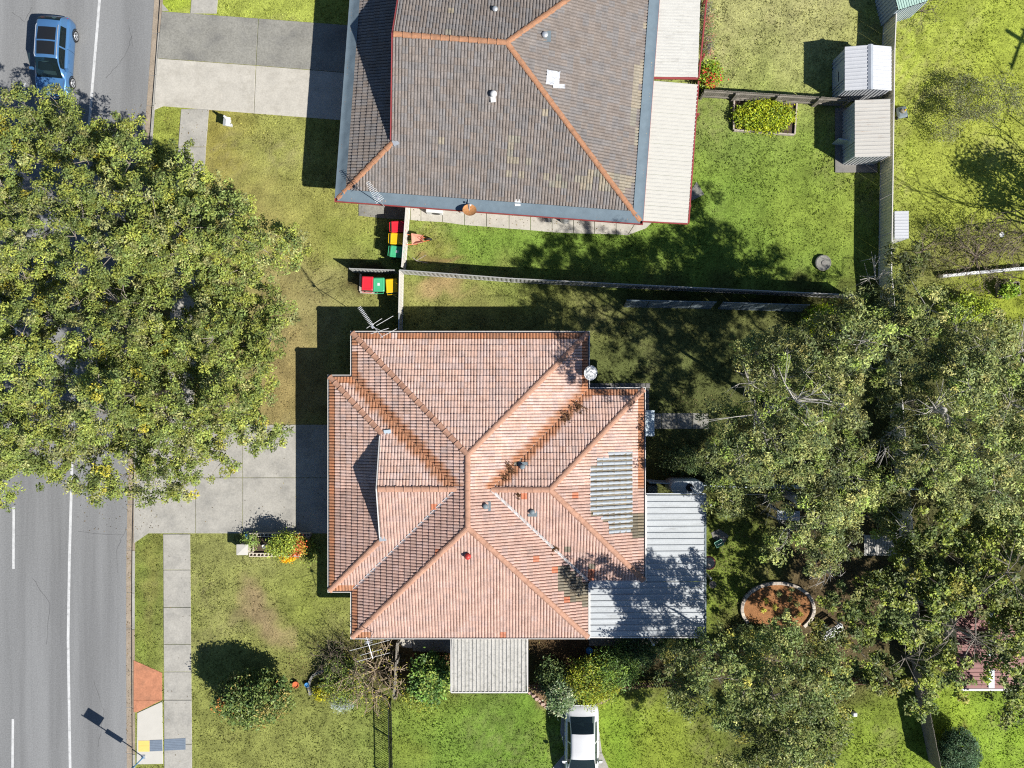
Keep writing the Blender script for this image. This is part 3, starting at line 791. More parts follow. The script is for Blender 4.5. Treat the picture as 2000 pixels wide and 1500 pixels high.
rf.plane((x1,eyb), X, Y, [[(x1,eyb),(ex1,eyb),(ex1-ew,eyc),(x1-ew,eyc)]], clsS)
rf.plane((ex1,eyb), Y, -X, [[(ex1,eyt),(ex1,eyb),(ex1-ew,eyc)]], clsS)
roof_s = rf.finish(house_s, M_deck, (-2.2, -10))
capS = cap_mesh(M_cap_s, .40)
zm = EAVE+PITCH*hw; zw = EAVE+PITCH*ww; ze = EAVE+PITCH*ew; zgs = EAVE+PITCH*gd
for p, q in (((x0,y1,EAVE),(xc,y1-hw,zm)), ((x1,y1,EAVE),(xc,y1-hw,zm)), ((x0,y0,EAVE),(xc,y0+hw,zm)), ((x1,y0,EAVE),(xc,y0+hw,zm)), ((xc,y0+hw,zm),(xc,y1-hw,zm)),
             ((wx0,wyt,EAVE),(gx-.08,wyt-gd+.08,zgs-.03)), ((wx0,wyb,EAVE),(gx-.08,wyb+gd-.08,zgs-.03)), ((gx-.1,wyc,zw),(x0+ww,wyc,zw)),
             ((ex1,eyt,EAVE),(ex1-ew,eyc,ze)), ((ex1,eyb,EAVE),(ex1-ew,eyc,ze)), ((ex1-ew,eyc,ze),(x1-ew,eyc,ze))):
    caps(roof_s, p, q, capS, .40)
gable(house_s, Vector((gx,wyt-gd,zgs)), Vector((gx,wyb+gd,zgs)), Vector((gx,wyc,zw)), (1,0,0), M_white_trim, M_white_trim)
M_galv2 = mat('zinc_flashing', (.42,.43,.43), .5, .3, 4, 16, .1, stain=(.16,.13,.1), stain_amt=.6, stain_scale=3, stain_lo=.55)
def valley(p, q, m, w=.075, lift=.05):
    p = Vector(p); q = Vector(q); d = (q-p).normalized(); s = Vector((-d.y, d.x, 0)).normalized()*w; up = Vector((0,0,lift))
    v = [p+s+up*1.4, p+up*.7, p-s+up*1.4, q+s+up*1.4, q+up*.7, q-s+up*1.4]
    mk('valley_flashing', (v, [(0,1,4,3),(1,2,5,4)]), m, roof_s)
valley((x1,eyb,EAVE), (x1-ew,eyc,ze), M_galv2, .06, .085); valley((x0,wyb,EAVE), (x0+ww,wyc,zw), M_galv, .06, .07)
valley((x0,wyt,EAVE), (x0+ww,wyc,zw), M_cap_s, .045, .03); valley((x1,eyt,EAVE), (x1-ew,eyc,ze), M_galv, .03, .03)
polyS = [(wx0,wyb),(x0,wyb),(x0,y0),(x1,y0),(x1,eyb),(ex1,eyb),(ex1,eyt),(x1,eyt),(x1,y1),(x0,y1),(x0,wyt),(wx0,wyt)]
mk('wall', ring(polyS, .55, .75, 0, 2.5), M_brick, house_s, True)
mk('soffit', ring(polyS, .0, .74, 2.44, 2.47), M_soffit, house_s, True)
gt = mk('gutter', ring(polyS, -.10, -.07, 2.46, 2.63), M_white_trim, house_s, True)
mk('trough', ring(polyS, -.069, .0, 2.47, 2.50), M_white_trim, gt)
for (cx, ax) in ((-7, 'y+'), (-4, 'y+'), (.5, 'y+')): window(house_s, (cx, y1-.53, 1.5), 1.4, 1.0, 'y+')
for cy in (-2.2, -7.4): window(house_s, (wx0+.53, cy, 1.4), 2.2, 1.3, 'x-')
window(house_s, (ex1-.53, eyt-2.6, 1.4), 1.3, 1.0, 'x+'); window(house_s, (-5.5, y0+.53, 1.4), 1.5, 1.0, 'y-')
dr = MB().box((wx0+.54, wyc+.9, 1.05), (.08,.9,2.05)).put('door', M_wood_brown, house_s, True); MB().box((wx0+.49, wyc+.6, 1.0), (.05,.04,.12)).put('handle', M_alu, dr)
dr = MB().box((ex1-.54, eyt-1.6, 1.05), (.08,.85,2.05)).put('door', M_white_trim, house_s, True); MB().box((ex1-.49, eyt-1.9, 1.0), (.05,.04,.12)).put('handle', M_alu, dr)
def on_roof_s(px, py):
    h = EAVE+1
    for _ in range(6):
        p = G(px, py, h); h = roof_h(p.x, p.y)
    return G(px, py, h+.03)
for px, py in ((1020,911),(948,988),(1039,999)):
    p = on_roof_s(px, py); dome_vent(roof_s, p.x, p.y, p.z, M_fence_dk, .13)
p = on_roof_s(914, 1085)
mb = MB(); mb.lathe([(.09,-.05),(.09,.12),(.13,.13),(.15,.17),(.10,.20),(.14,.22),(.15,.26),(.09,.30),(.05,.33),(.01,.34)], p, 16)
vt = mb.put('vent', mat('red_vent', (.42,.045,.035), .45, .08, bump=0), roof_s, False, True); vt['label'] = 'red ribbed roof ventilator cap'
for px, py in ((757,844),(748,1052)):
    p = on_roof_s(px, py); MB().box((p.x, p.y, p.z+.06), (.34,.22,.03), .1).put('flashing', M_shed_blue if py < 900 else M_galv, roof_s)
# grey steel strips patched over the east slope, each strip a piece of its own
M_strip = mat('patch_steel', (.26,.285,.31), .5, .12, 3, 16, .1, stain=(.16,.17,.18), stain_amt=.4, stain_scale=2)
ga, gb_ = on_roof_s(1200,876).y, on_roof_s(1200,1047).y
gy = ga
while gy > gb_:
    sl = None; k = F_PX/(CAM_H-3.7); run = []
    xx = G(1140,0,3.8).x
    while xx < G(1250,0,3.4).x:
        if inside(*px_of(xx, gy), GREY): run.append(xx)
        xx += .05
    if len(run) > 6:
        v = []; f = []; w_ = .082; nn = 7
        for xx in (run[0], run[-1]):
            for q in range(nn):
                a = math.pi*q/(nn-1); v.append((xx, gy+math.cos(a)*w_, roof_h(xx, gy)+.045+math.sin(a)*.06+random.uniform(-.003,.003)))
        f = [(q, q+1, nn+q+1, nn+q) for q in range(nn-1)]+[tuple(range(nn)), tuple(range(nn, 2*nn))[::-1]]
        mk('patch_strip', (v, f), M_strip, roof_s, smooth=False)
    gy -= .235
# dry leaf and weed clumps caught in the east valley
def dry_clump(px, py, r, n, seed):
    p = on_roof_s(px, py); mb = MB(); rr = random.Random(seed)
    for i in range(n):
        a = rr.uniform(0, 6.28); l = rr.uniform(.3, 1)*r
        c = p+Vector((rr.uniform(-.5,.5)*r, rr.uniform(-.5,.5)*r, .05)); e = c+Vector((math.cos(a)*l, math.sin(a)*l, rr.uniform(.0,.18)))
        e.z = max(e.z, roof_h(e.x, e.y)+.03); m = (c+e)/2+Vector((rr.uniform(-.05,.05), rr.uniform(-.05,.05), .05))
        mb.tube([c, m, e], [.012,.009,.004], 3)
        for k in range(3):
            q = c.lerp(e, rr.uniform(.4, 1)); b = rr.uniform(0, 6.28); s = rr.uniform(.03, .06)
            mb.add([q, q+Vector((math.cos(b)*s, math.sin(b)*s, .02)), q+Vector((math.cos(b+.7)*s*1.6, math.sin(b+.7)*s*1.6, .01)), q+Vector((math.cos(b+1.4)*s, math.sin(b+1.4)*s, .0))], [(0,1,2,3)])
    o = mb.put('dead_weeds', mat('dead_leaf', (.10,.05,.022), .9, .4), roof_s); o['label'] = 'dry brown weeds caught in the roof valley'
dry_clump(1103, 815, .42, 26, 1); dry_clump(1130, 796, .45, 26, 2); dry_clump(998, 918, .36, 30, 3); dry_clump(985, 932, .2, 10, 4); dry_clump(1084, 1072, .22, 14, 5); dry_clump(1012, 968, .18, 10, 6)

# ------------------------------------------------------------------ sheet-metal roofs on posts
def rib_sheet(w, L, n, rise, t=.10):
    """trapezoid-ribbed sheet, x across ribs 0..w, y along 0..L"""
    xs = []
    for i in range(n):
        a = i*w/n; p = w/n
        xs += [(a, 0), (a+p*.58, 0), (a+p*.66, rise), (a+p*.90, rise), (a+p*.98, 0)]
    xs.append((w, 0)); v = [(x, 0, z) for x, z in xs]+[(x, L, z) for x, z in xs]; m = len(xs)
    v += [(x, 0, z-.012) for x, z in xs]+[(x, L, z-.012) for x, z in xs]
    f = [(i, i+1, m+i+1, m+i) for i in range(m-1)]+[(2*m+i, 3*m+i, 3*m+i+1, 2*m+i+1) for i in range(m-1)]
    f += [(2*m+i, 2*m+i+1, i+1, i) for i in range(m-1)]+[(m+i, m+i+1, 3*m+i+1, 3*m+i) for i in range(m-1)]
    return v, f
def sheet_roof(root, p, q, r, n_sheets, ribs, rise, m, z0=None, slope=0.0, name='roof_sheet'):
    """sheets side by side from p towards q, running p->r; slope in z along p->r"""
    p, q, r = Vector(p), Vector(q), Vector(r)
    a = (q-p); W = a.length; a.normalize(); b = (r-p); L = b.length; b.normalize()
    w = W/n_sheets; v, f = rib_sheet(w-.006, L, ribs, rise)
    me = mesh(name, v, f, m)
    z = a.cross(b).normalized(); s = 1
    if z.z < 0: z = -z; 
    for i in range(n_sheets):
        o = bpy.data.objects.new(name, me); COL.objects.link(o); o.parent = root
        mm = Matrix((a, b, z)).transposed().to_4x4()
        o.matrix_basis = Matrix.Translation(-root.location) @ Matrix.Translation(p+a*w*i+z*(.003*(i % 2))) @ mm
def posts(root, pts, h, m, s=.09):
    for p in pts:
        MB().box((p.x, p.y, h/2-.02), (s, s, h-.04)).put('post', m, root, True)
def beam(root, p, q, z, m, w=.06, h=.14, name='beam'):
    p, q = Vector(p), Vector(q); d = q-p; c = (p+q)/2
    return MB().box((c.x, c.y, z), (d.length, w, h), math.atan2(d.y, d.x)).put(name, m, root, True)
H2 = 2.42
# east awning of the north house: two sections, weathered one and clean cream one
a_, b_, c_, d_ = G(1279,-60,H2+.12), G(1386,-60,H2), G(1363,152,H2), G(1272,151,H2+.12)
aw = empty('patio_roof', G(1325,50,0), 'weathered white ribbed patio roof along the grey-tiled house, upper section with dark specks', 'patio roof')
sheet_roof(aw, d_+Vector((0,.05,0)), a_, c_+Vector((0,.05,0)), 7, 5, .03, M_old_metal)
beam(aw, c_+Vector((.05,0,0)), b_, H2-.04, M_red_trim, .07, .12, 'gutter'); posts(aw, [G(1372,10), G(1356,140)], 2.3, M_red_trim)
beam(aw, G(1270,153.5,H2), G(1362,154.5,H2), H2+.06, M_red_trim, .09, .10, 'barge')
a_, b_, c_, d_ = G(1272,157,H2+.12), G(1362.5,158,H2), G(1343,436,H2), G(1251,430,H2+.12)
aw = empty('patio_roof', G(1305,300,0), 'clean cream ribbed patio roof along the grey-tiled house, lower section', 'patio roof')
sheet_roof(aw, d_, a_, c_, 9, 4, .03, M_cream_metal)
beam(aw, c_+Vector((.05,0,0)), b_+Vector((.05,0,0)), H2-.04, M_red_trim, .07, .12, 'gutter'); posts(aw, [G(1330,420), G(1345,250)], 2.3, M_red_trim)
beam(aw, d_+Vector((0,-.04,0)), c_+Vector((0,-.04,0)), H2-.0, M_red_trim, .05, .12, 'barge')
# L-shaped patio roof east of the duplex (pans about 0.3 m wide)
pt = empty('patio_roof', G(1300,1110,0), 'weathered steel L-shaped patio roof with long pans beside salmon-tiled duplex', 'patio roof')
yN, yM, yS = G(0,966,H2).y, G(0,1135,H2).y, G(0,1242,H2).y; xW, xW2, xE = G(1262,0,H2).x, G(1152,0,H2).x, G(1375,0,H2).x
sheet_roof(pt, (xW,yM,H2+.10), (xW,yN,H2+.10), (xE,yM,H2+.02), 14, 1, .045, M_patio, name='roof_pan')
sheet_roof(pt, (xW2,yS,H2+.14), (xW2,yM-.01,H2+.14), (xE,yS,H2+.02), 9, 1, .045, M_patio, name='roof_pan')
beam(pt, (xE+.06,yS-.05,0), (xE+.06,yN+.05,0), H2-.01, M_fence_dk, .09, .12, 'gutter'); beam(pt, (xW2,yS-.05,0), (xE,yS-.05,0), H2+.03, M_white_trim, .05, .14, 'barge'); beam(pt, (xW,yN+.05,0), (xE,yN+.05,0), H2+.02, M_galv, .05, .12, 'barge')
beam(pt, (xW-.04,yM+.06,0), (xW-.04,yN,0), H2+.14, M_white_trim, .10, .05, 'flashing'); beam(pt, (xW2-.04,yS,0), (xW2-.04,yM-.05,0), H2+.18, M_white_trim, .10, .05, 'flashing'); beam(pt, (xW2+.02,yM+.02,0), (xW-.1,yM+.02,0), H2+.17, M_galv, .10, .04, 'flashing')
posts(pt, [G(1368,975), G(1368,1110), G(1368,1232), G(1262,1232)], 2.35, M_white_trim)
# small awning south of the duplex
aw = empty('awning', G(955,1300,0), 'lichen-stained corrugated awning on the south side of the salmon-tiled duplex', 'awning')
H3 = 2.3
sheet_roof(aw, G(882.5,1351,H3-.06), G(1029,1351,H3-.06), G(882.5,1240,H3+.1), 5, 4, .035, M_awn)
beam(aw, G(881,1353,H3), G(1030.5,1353,H3), H3-.08, M_white_trim, .05, .14, 'gutter'); beam(aw, G(881,1352,H3), G(881,1243,H3), H3-.02, M_white_trim, .05, .12, 'barge'); beam(aw, G(1030.5,1352,H3), G(1030.5,1243,H3), H3-.02, M_white_trim, .05, .12, 'barge')
posts(aw, [G(886,1318), G(1018,1318)], 2.2, M_white_trim)
# little translucent awning over the back door
aw = empty('door_awning', G(1262,826,0), 'small pale blue translucent awning over the back door of the duplex', 'awning')
sheet_roof(aw, G(1261,852,2.3), G(1261,801,2.3), G(1278,852,2.22), 2, 4, .02, M_skylight)
for py in (803, 850):
    a_ = G(1250,py,1.9); MB().tube([(ex1-.5, a_.y, 1.8), (G(1276,py,2.2).x, a_.y, 2.2)], .015, 5).put('bracket', M_white_trim, aw, True)
# ================================================================== FENCES
def steel_fence(name, label, line, h, m, bay=2.36, zstart=None, mpost=None, sheets=3):
    """line: ground points in metres; post-and-rail steel fence with ribbed infill sheets, every sheet its own part"""
    c = sum((Vector((p.x, p.y, 0)) for p in line), Vector())/len(line)
    root = empty(name, c, label, 'fence'); mpost = mpost or m
    line = [Vector((p.x, p.y, 0)) for p in line]
    cache = {}
    first = True
    for i in range(len(line)-1):
        p, q = line[i], line[i+1]; d = q-p; L = d.length; nb = max(1, round(L/bay)); w = L/nb; d.normalize(); rz = math.atan2(d.y, d.x)
        for b in range(nb):
            s = p+d*w*b
            if first or b > 0 or i > 0:
                MB().box((s.x, s.y, h/2), (.06,.06,h+.02), rz).put('post', mpost, root, True)
            first = False
            for z in (.06, h-.03):
                mm = s+d*w/2; MB().box((mm.x, mm.y, z), (w-.065, .045, .06), rz).put('rail', mpost, root, True)
            key = round(w, 3)
            if key not in cache:
                ws = (w-.07)/sheets; nr = 4; v = []; xs = []
                for r_ in range(nr):
                    a = r_*ws/nr; pp = ws/nr
                    xs += [(a, -.014), (a+pp*.30, -.014), (a+pp*.45, .014), (a+pp*.80, .014), (a+pp*.95, -.014)]
                xs.append((ws-.004, -.014))
                v = [(x, y, .03) for x, y in xs]+[(x, y, h-.02) for x, y in xs]; n = len(xs)
                cache[key] = (mesh('infill_sheet', v, [(k, k+1, n+k+1, n+k) for k in range(n-1)], m), ws)
            me, ws = cache[key]
            for k in range(sheets):
                o = bpy.data.objects.new('infill_sheet', me); COL.objects.link(o); o.parent = root
                t = s+d*(.035+ws*k)
                o.matrix_basis = Matrix.Translation(-root.location) @ Matrix.Translation(t) @ Matrix.Rotation(rz, 4, 'Z')
    e = line[-1]; d = line[-1]-line[-2]
    MB().box((e.x, e.y, h/2), (.06,.06,h+.02), math.atan2(d.y, d.x)).put('post', mpost, root, True)
    return root
def paling_fence(name, label, line, h, m, pw=.10, gap=.012, bay=2.4, back=1, cat='fence', mrail=None, rag=.03):
    c = sum((Vector((p.x, p.y, 0)) for p in line), Vector())/len(line)
    root = empty(name, c, label, cat)
    line = [Vector((p.x, p.y, 0)) for p in line]
    v = []; me = mesh('paling', *(lambda mb: (mb.v, mb.f))(MB().box((pw/2, 0, h/2), (pw-gap, .018, h))), m)
    for i in range(len(line)-1):
        p, q = line[i], line[i+1]; d = q-p; L = d.length; d.normalize(); rz = math.atan2(d.y, d.x); nrm = Vector((-d.y, d.x, 0))*back
        for k in range(int(L/pw)):
            o = bpy.data.objects.new('paling', me); COL.objects.link(o); o.parent = root
            o.matrix_basis = Matrix.Translation(-root.location) @ Matrix.Translation(p+d*pw*k+Vector((0,0,random.uniform(-rag,rag)-rag)) + nrm*random.uniform(-.006,.006)) @ Matrix.Rotation(rz+random.uniform(-.02,.02), 4, 'Z')
        for z in (h*.25, h*.8):
            mm = p+d*L/2+nrm*.035; MB().box((mm.x, mm.y, z), (L, .045, .07), rz).put('rail', mrail or m, root, True)
        for k in range(max(2, round(L/bay)+1)):
            s = p+d*min(L-.05, max(.05, L*k/max(1, round(L/bay))))+nrm*.10; MB().box((s.x, s.y, h/2-.04), (.09,.07,h-.06), rz).put('post', mrail or m, root, True)
    return root
random.seed(17)
FH = 1.5
steel_fence('boundary_fence', 'long cream ribbed steel fence running past the two white sheds', [G(1754.5,-60,FH), G(1748,95,FH), G(1745,300,FH), G(1741.5,530,FH), G(1748,600,FH), G(1776,948,FH), G(1787,1085,FH)], FH, M_fence_c, mpost=M_fence_w)
steel_fence('dividing_fence', 'long grey ribbed steel fence between the green yard and the duplex yard', [G(789,535), G(1000,551), G(1300,566), G(1662,583)], FH, M_fence_g)
steel_fence('wing_fence', 'short grey steel fence behind the three bins nearest the duplex', [G(692,531), G(776,534)], 1.25, M_fence_g, bay=2.3)
steel_fence('side_fence', 'white steel side fence between the bin row and the pink wheelbarrow', [G(801,404), G(792,528)], FH, M_fence_w)
steel_fence('side_fence', 'white steel side fence between the yellow bin and the duplex corner', [G(788,537), G(786.5,614)], FH, M_fence_w)
def gate(label, p, q, h, m):
    d = q-p; root = empty('side_gate', (p+q)/2, label, 'gate'); rz = math.atan2(d.y, d.x); L = d.length; n = d.normalized()
    for s in (0, 1):
        a = p+n*(L*s); MB().box((a.x, a.y, h/2+.03), (.05,.05,h), rz).put('stile', M_galv, root, True)
    for z in (.12, h): c = (p+q)/2; MB().box((c.x, c.y, z), (L-.06,.04,.04), rz).put('rail', M_galv, root, True)
    for k in range(3):
        c = p+n*(L*(k+.5)/3); MB().box((c.x, c.y, h/2+.05), (L/3-.03,.015,h-.14), rz).put('infill_sheet', m, root, True)
    return root
gate('pale grey side gate against the north wall of the duplex', G(786.5,615.5), G(786,646), 1.4, M_fence_g)
paling_fence('paling_fence', 'old grey timber paling fence between garden bed and gabled white shed', [G(1366,190), G(1430,194), G(1510,199), G(1588,204), G(1644,208)], 1.15, M_wood_old, back=-1, rag=.015)
paling_fence('paling_fence', 'brown timber paling fence beside the clipped round hedge', [G(1787,1092,1.4), G(1800,1250,1.4), G(1815,1380,1.4), G(1842,1515,1.4)], 1.4, M_wood_old, back=1)
paling_fence('picket_fence', 'low brown picket fence behind the yellow-green shrub and white car', [G(1030,1337), G(1180,1336), G(1345,1330)], .8, M_wood_brown, pw=.13, gap=.07)
paling_fence('picket_fence', 'low brown picket fence between awning and the tangled bare shrub', [G(806,1281), G(878,1284)], .75, M_wood_brown, pw=.13, gap=.06)
paling_fence('paling_fence', 'shaded brown timber fence above the lawn strip beside the big tree', [G(1560,1322), G(1740,1325)], 1.0, M_wood_brown, back=-1)
paling_fence('side_screen', 'weathered timber screen joining the duplex south wall to the garden', [G(779,1244), G(777,1281), G(772,1352)], 1.0, M_wood_old, back=1)
# slate panels leaning in the shade
def leaning(label, p, q, dy, h, m):
    root = empty('steel_panel', (p+q)/2, label, 'panel'); d = q-p; n = 4; v = []; w = d/n
    for k in range(n):
        a = p+w*(k+.02); b = p+w*(k+.98); up = Vector((0, dy, h)); vv = []; ff = []
        N_ = 8
        for i in range(N_+1):
            z = Vector((0, -.012 if i % 2 else .012, 0)); s = a.lerp(b, i/N_)+z; vv += [s, s+up]
        ff = [(2*i, 2*i+2, 2*i+3, 2*i+1) for i in range(N_)]
        mk('infill_sheet', (vv, ff), m, root, True)
    for s in (0, 1):
        a = p+Vector((0, dy*s+.03, h*s)); b = q+Vector((0, dy*s+.03, h*s)); MB().tube([a, b], .03, 6).put('rail', m, root, True)
    for k in (0, .5, 1):
        a = p.lerp(q, k)+Vector((0,.05,0)); MB().tube([a, a+Vector((0,dy,h))], .028, 6).put('post', m, root, True)
leaning('slate grey steel panel leaning in the shaded yard, the one nearer the duplex', G(1219,600), G(1388,603.5), .22, 1.15, M_fence_dk)
leaning('slate grey steel panel leaning in the shaded yard, the one nearer the big trees', G(1403,604), G(1566,609), .22, 1.1, M_fence_dk)
# black tubular fence
def bar_fence(label, line, h):
    root = empty('bar_fence', line[0].lerp(line[-1], .5), label, 'fence')
    p, q = line; d = q-p; L = d.length; d.normalize(); rz = math.atan2(d.y, d.x)
    for z in (.1, h): c = p+d*L/2; MB().box((c.x, c.y, z), (L,.04,.04), rz).put('rail', M_black, root, True)
    me = mesh('bar', *(lambda mb: (mb.v, mb.f))(MB().box((0,0,h/2+.02), (.02,.02,h-.1))), M_black)
    for k in range(int(L/.11)):
        o = bpy.data.objects.new('bar', me); COL.objects.link(o); o.parent = root; s = p+d*(.11*k+.05)
        o.matrix_basis = Matrix.Translation(s-root.location) @ Matrix.Rotation(rz, 4, 'Z')
    for k in range(3):
        s = p+d*L*k/2; MB().box((s.x, s.y, h/2+.03), (.065,.065,h+.06), rz).put('post', M_black, root, True)
bar_fence('black steel bar fence on the lawn below the tangled bare shrub', [G(764,1366), G(767,1520)], 1.08)

# ================================================================== SHEDS
def ribbed_wall(p, q, z0, z1a, z1b, m, name, root, pitch=.17, d=.035):
    """vertical ribbed wall p->q, top height z1a at p, z1b at q"""
    p, q = Vector(p), Vector(q); L = (q-p).length; t = (q-p).normalized(); n = Vector((t.y, -t.x, 0)); k = max(2, round(L/pitch)); v = []; f = []
    prof = [(0, 0), (.45, 0), (.52, 1), (.93, 1)]
    pts = []
    for i in range(k):
        for a, b in prof: pts.append(((i+a)/k, b))
    pts.append((1, 0))
    for s, b in pts:
        w = p+(q-p)*s+n*d*b; z1 = z1a+(z1b-z1a)*s
        v += [(w.x, w.y, z0), (w.x, w.y, z1)]
    f = [(2*i, 2*i+2, 2*i+3, 2*i+1) for i in range(len(pts)-1)]
    return mk(name, (v, f), m, root, True)
def rect_from(px0, py0, px1, py1, h):
    a, b = G(px0, py0, h), G(px1, py1, h); return min(a.x,b.x), max(a.x,b.x), min(a.y,b.y), max(a.y,b.y)
# gabled shed: ridge runs up the picture
h1 = 1.7
ax0, ax1, ay0, ay1 = rect_from(1650, 91, 1741, 177, h1)
sh = empty('garden_shed', ((ax0+ax1)/2, (ay0+ay1)/2, 0), 'white gabled garden shed with ridge cap against cream fence', 'shed')
xm = (ax0+ax1)/2+.02; zr_ = h1+.24
sheet_roof(sh, (ax0,ay0,h1), (ax0,ay1,h1), (xm,ay0,zr_), 4, 3, .022, M_shed); sheet_roof(sh, (ax1,ay1,h1), (ax1,ay0,h1), (xm,ay1,zr_), 4, 3, .022, M_shed)
mk('ridge_cap', ([(xm-.13,ay0-.02,zr_-.0),(xm,ay0-.02,zr_+.05),(xm+.13,ay0-.02,zr_-.0),(xm-.13,ay1+.02,zr_-.0),(xm,ay1+.02,zr_+.05),(xm+.13,ay1+.02,zr_-.0)], [(0,1,4,3),(1,2,5,4)]), M_galv, sh, True)
i_ = .06
ribbed_wall((ax0+i_,ay1-i_,0), (ax0+i_,ay0+i_,0), 0, h1-.02, h1-.02, M_shed_blue, 'wall', sh, .2)
ribbed_wall((ax1-i_,ay0+i_,0), (ax1-i_,ay1-i_,0), 0, h1-.02, h1-.02, M_shed, 'wall', sh)
ribbed_wall((ax0+i_,ay0+i_,0), (xm,ay0+i_,0), 0, h1-.02, zr_-.03, M_shed, 'wall', sh); ribbed_wall((xm,ay0+i_,0), (ax1-i_,ay0+i_,0), 0, zr_-.03, h1-.02, M_shed, 'wall', sh)
ribbed_wall((ax1-i_,ay1-i_,0), (xm,ay1-i_,0), 0, h1-.02, zr_-.03, M_shed, 'wall', sh); ribbed_wall((xm,ay1-i_,0), (ax0+i_,ay1-i_,0), 0, zr_-.03, h1-.02, M_shed, 'wall', sh)
ym = (ay0+ay1)/2; dr = MB().box((ax0+.03, ym, .82), (.03, .95, 1.55)).put('door', M_shed_blue, sh, True); MB().box((ax0+.005, ym-.1, .9), (.03,.5,.03)).put('handle', M_black, dr)
# skillion shed
h2a, h2b = 1.66, 1.85
ax0, ax1, ay0, ay1 = rect_from(1671, 194, 1737, 306, 1.75)
sh = empty('garden_shed', ((ax0+ax1)/2, (ay0+ay1)/2, 0), 'cream flat-roofed garden shed with rust streaks against cream fence', 'shed')
sheet_roof(sh, (ax0,ay0,h2a), (ax0,ay1,h2a), (ax1,ay0,h2b), 5, 3, .024, M_shed_rust)
ribbed_wall((ax0+i_,ay1-i_,0), (ax0+i_,ay0+i_,0), 0, h2a-.03, h2a-.03, M_shed_blue, 'wall', sh, .2)
ribbed_wall((ax1-i_,ay0+i_,0), (ax1-i_,ay1-i_,0), 0, h2b-.03, h2b-.03, M_shed, 'wall', sh)
ribbed_wall((ax0+i_,ay0+i_,0), (ax1-i_,ay0+i_,0), 0, h2a-.03, h2b-.03, M_shed, 'wall', sh); ribbed_wall((ax1-i_,ay1-i_,0), (ax0+i_,ay1-i_,0), 0, h2b-.03, h2a-.03, M_shed, 'wall', sh)
ym = ay0+1.2; dr = MB().box((ax0+.03, ym, .8), (.03, .8, 1.5)).put('door', M_shed_blue, sh, True); MB().box((ax0-.25, ym-.1, .5), (.55,.05,.9), -.15).put('door_leaf', M_shed_blue, dr)
MB().box(((ax0+ax1)/2-.1, (ay0+ay1)/2-.1, .025), (ax1-ax0+.5, ay1-ay0+.5, .07)).put('base_slab', M_paver, sh, True)
# small blue-roofed cabinet behind the fence
ax0, ax1, ay0, ay1 = rect_from(1743.5, 412, 1774, 466, 1.45)
sh = empty('small_shed', ((ax0+ax1)/2, (ay0+ay1)/2, 0), 'small white metal shed behind the cream fence under bare twigs', 'shed')
ax0 += .1
sheet_roof(sh, (ax0,ay0,1.45), (ax0,ay1,1.45), (ax1,ay0,1.5), 3, 3, .02, M_shed)
for p, q in (((ax0+.03,ay1-.03,0),(ax0+.03,ay0+.03,0)), ((ax1-.03,ay0+.03,0),(ax1-.03,ay1-.03,0)), ((ax0+.03,ay0+.03,0),(ax1-.03,ay0+.03,0)), ((ax1-.03,ay1-.03,0),(ax0+.03,ay1-.03,0))):
    ribbed_wall(p, q, 0, 1.43, 1.43, M_shed_blue, 'wall', sh)
dr = MB().box(((ax0+ax1)/2, ay0-.0, .7), (.5,.03,1.3)).put('door', M_shed, sh, True); MB().box(((ax0+ax1)/2+.18, ay0-.03, .7), (.03,.03,.12)).put('handle', M_black, dr)
# green-roofed shed at the top edge
sh = empty('green_shed', G(1775,-30,0), 'pale green ribbed shed roof at the top edge beside cream fence', 'shed')
a_, b_, c_ = G(1755,19,1.9), G(1812,1,1.9), G(1735,-70,2.0)
sheet_roof(sh, a_, b_, c_, 3, 4, .025, mat('pale_green_steel', (.30,.42,.36), .5, .1, 3, 20, .05))
d_ = b_+(c_-a_)
for p, q in ((a_, b_), (b_, d_), (d_, c_), (c_, a_)):
    ribbed_wall((p.x,p.y,0), (q.x,q.y,0), 0, 1.85, 1.85, M_shed_blue, 'wall', sh)
# red-roofed outbuilding under the big trees
hr = 2.5
ax0, ax1, ay0, ay1 = rect_from(1868, 1165, 2060, 1345, hr)
sh = empty('outbuilding', ((ax0+ax1)/2, (ay0+ay1)/2, 0), 'outbuilding with red ribbed steel roof and pale skylight strips under trees', 'building')
for k in range(8):
    w = (ax1-ax0)/8; xx = ax0+w*k
    v, f = rib_sheet(ay1-ay0-.01, w-.01, 22, .03)
    m_ = M_red_metal
    me = mesh('roof_sheet', v, f, m_); o = link('roof_sheet', me, sh)
    o.matrix_basis = Matrix.Translation(Vector((xx+w-.005, ay0, hr+.02*k/8))-sh.location) @ Matrix.Rotation(R(90), 4, 'Z')
for px in (1932, 1936):
    pass
cx = G(1935,0,hr).x
for cy in (1200, 1262, 1325):
    c = G(1935, cy, hr); MB().box((c.x, c.y, hr+.06), (.28, .9, .03)).put('skylight', M_skylight, sh, True)
for p, q in (((ax0+.2,ay1-.2,0),(ax0+.2,ay0+.2,0)), ((ax0+.2,ay0+.2,0),(ax1-.2,ay0+.2,0)), ((ax1-.2,ay0+.2,0),(ax1-.2,ay1-.2,0)), ((ax1-.2,ay1-.2,0),(ax0+.2,ay1-.2,0))):
    ribbed_wall(p, q, 0, hr-.05, hr-.05, M_fence_c, 'wall', sh)
MB().box(((ax0+ax1)/2, ay0-.05, hr-.02), (ax1-ax0, .1, .1)).put('gutter', M_white_trim, sh, True)

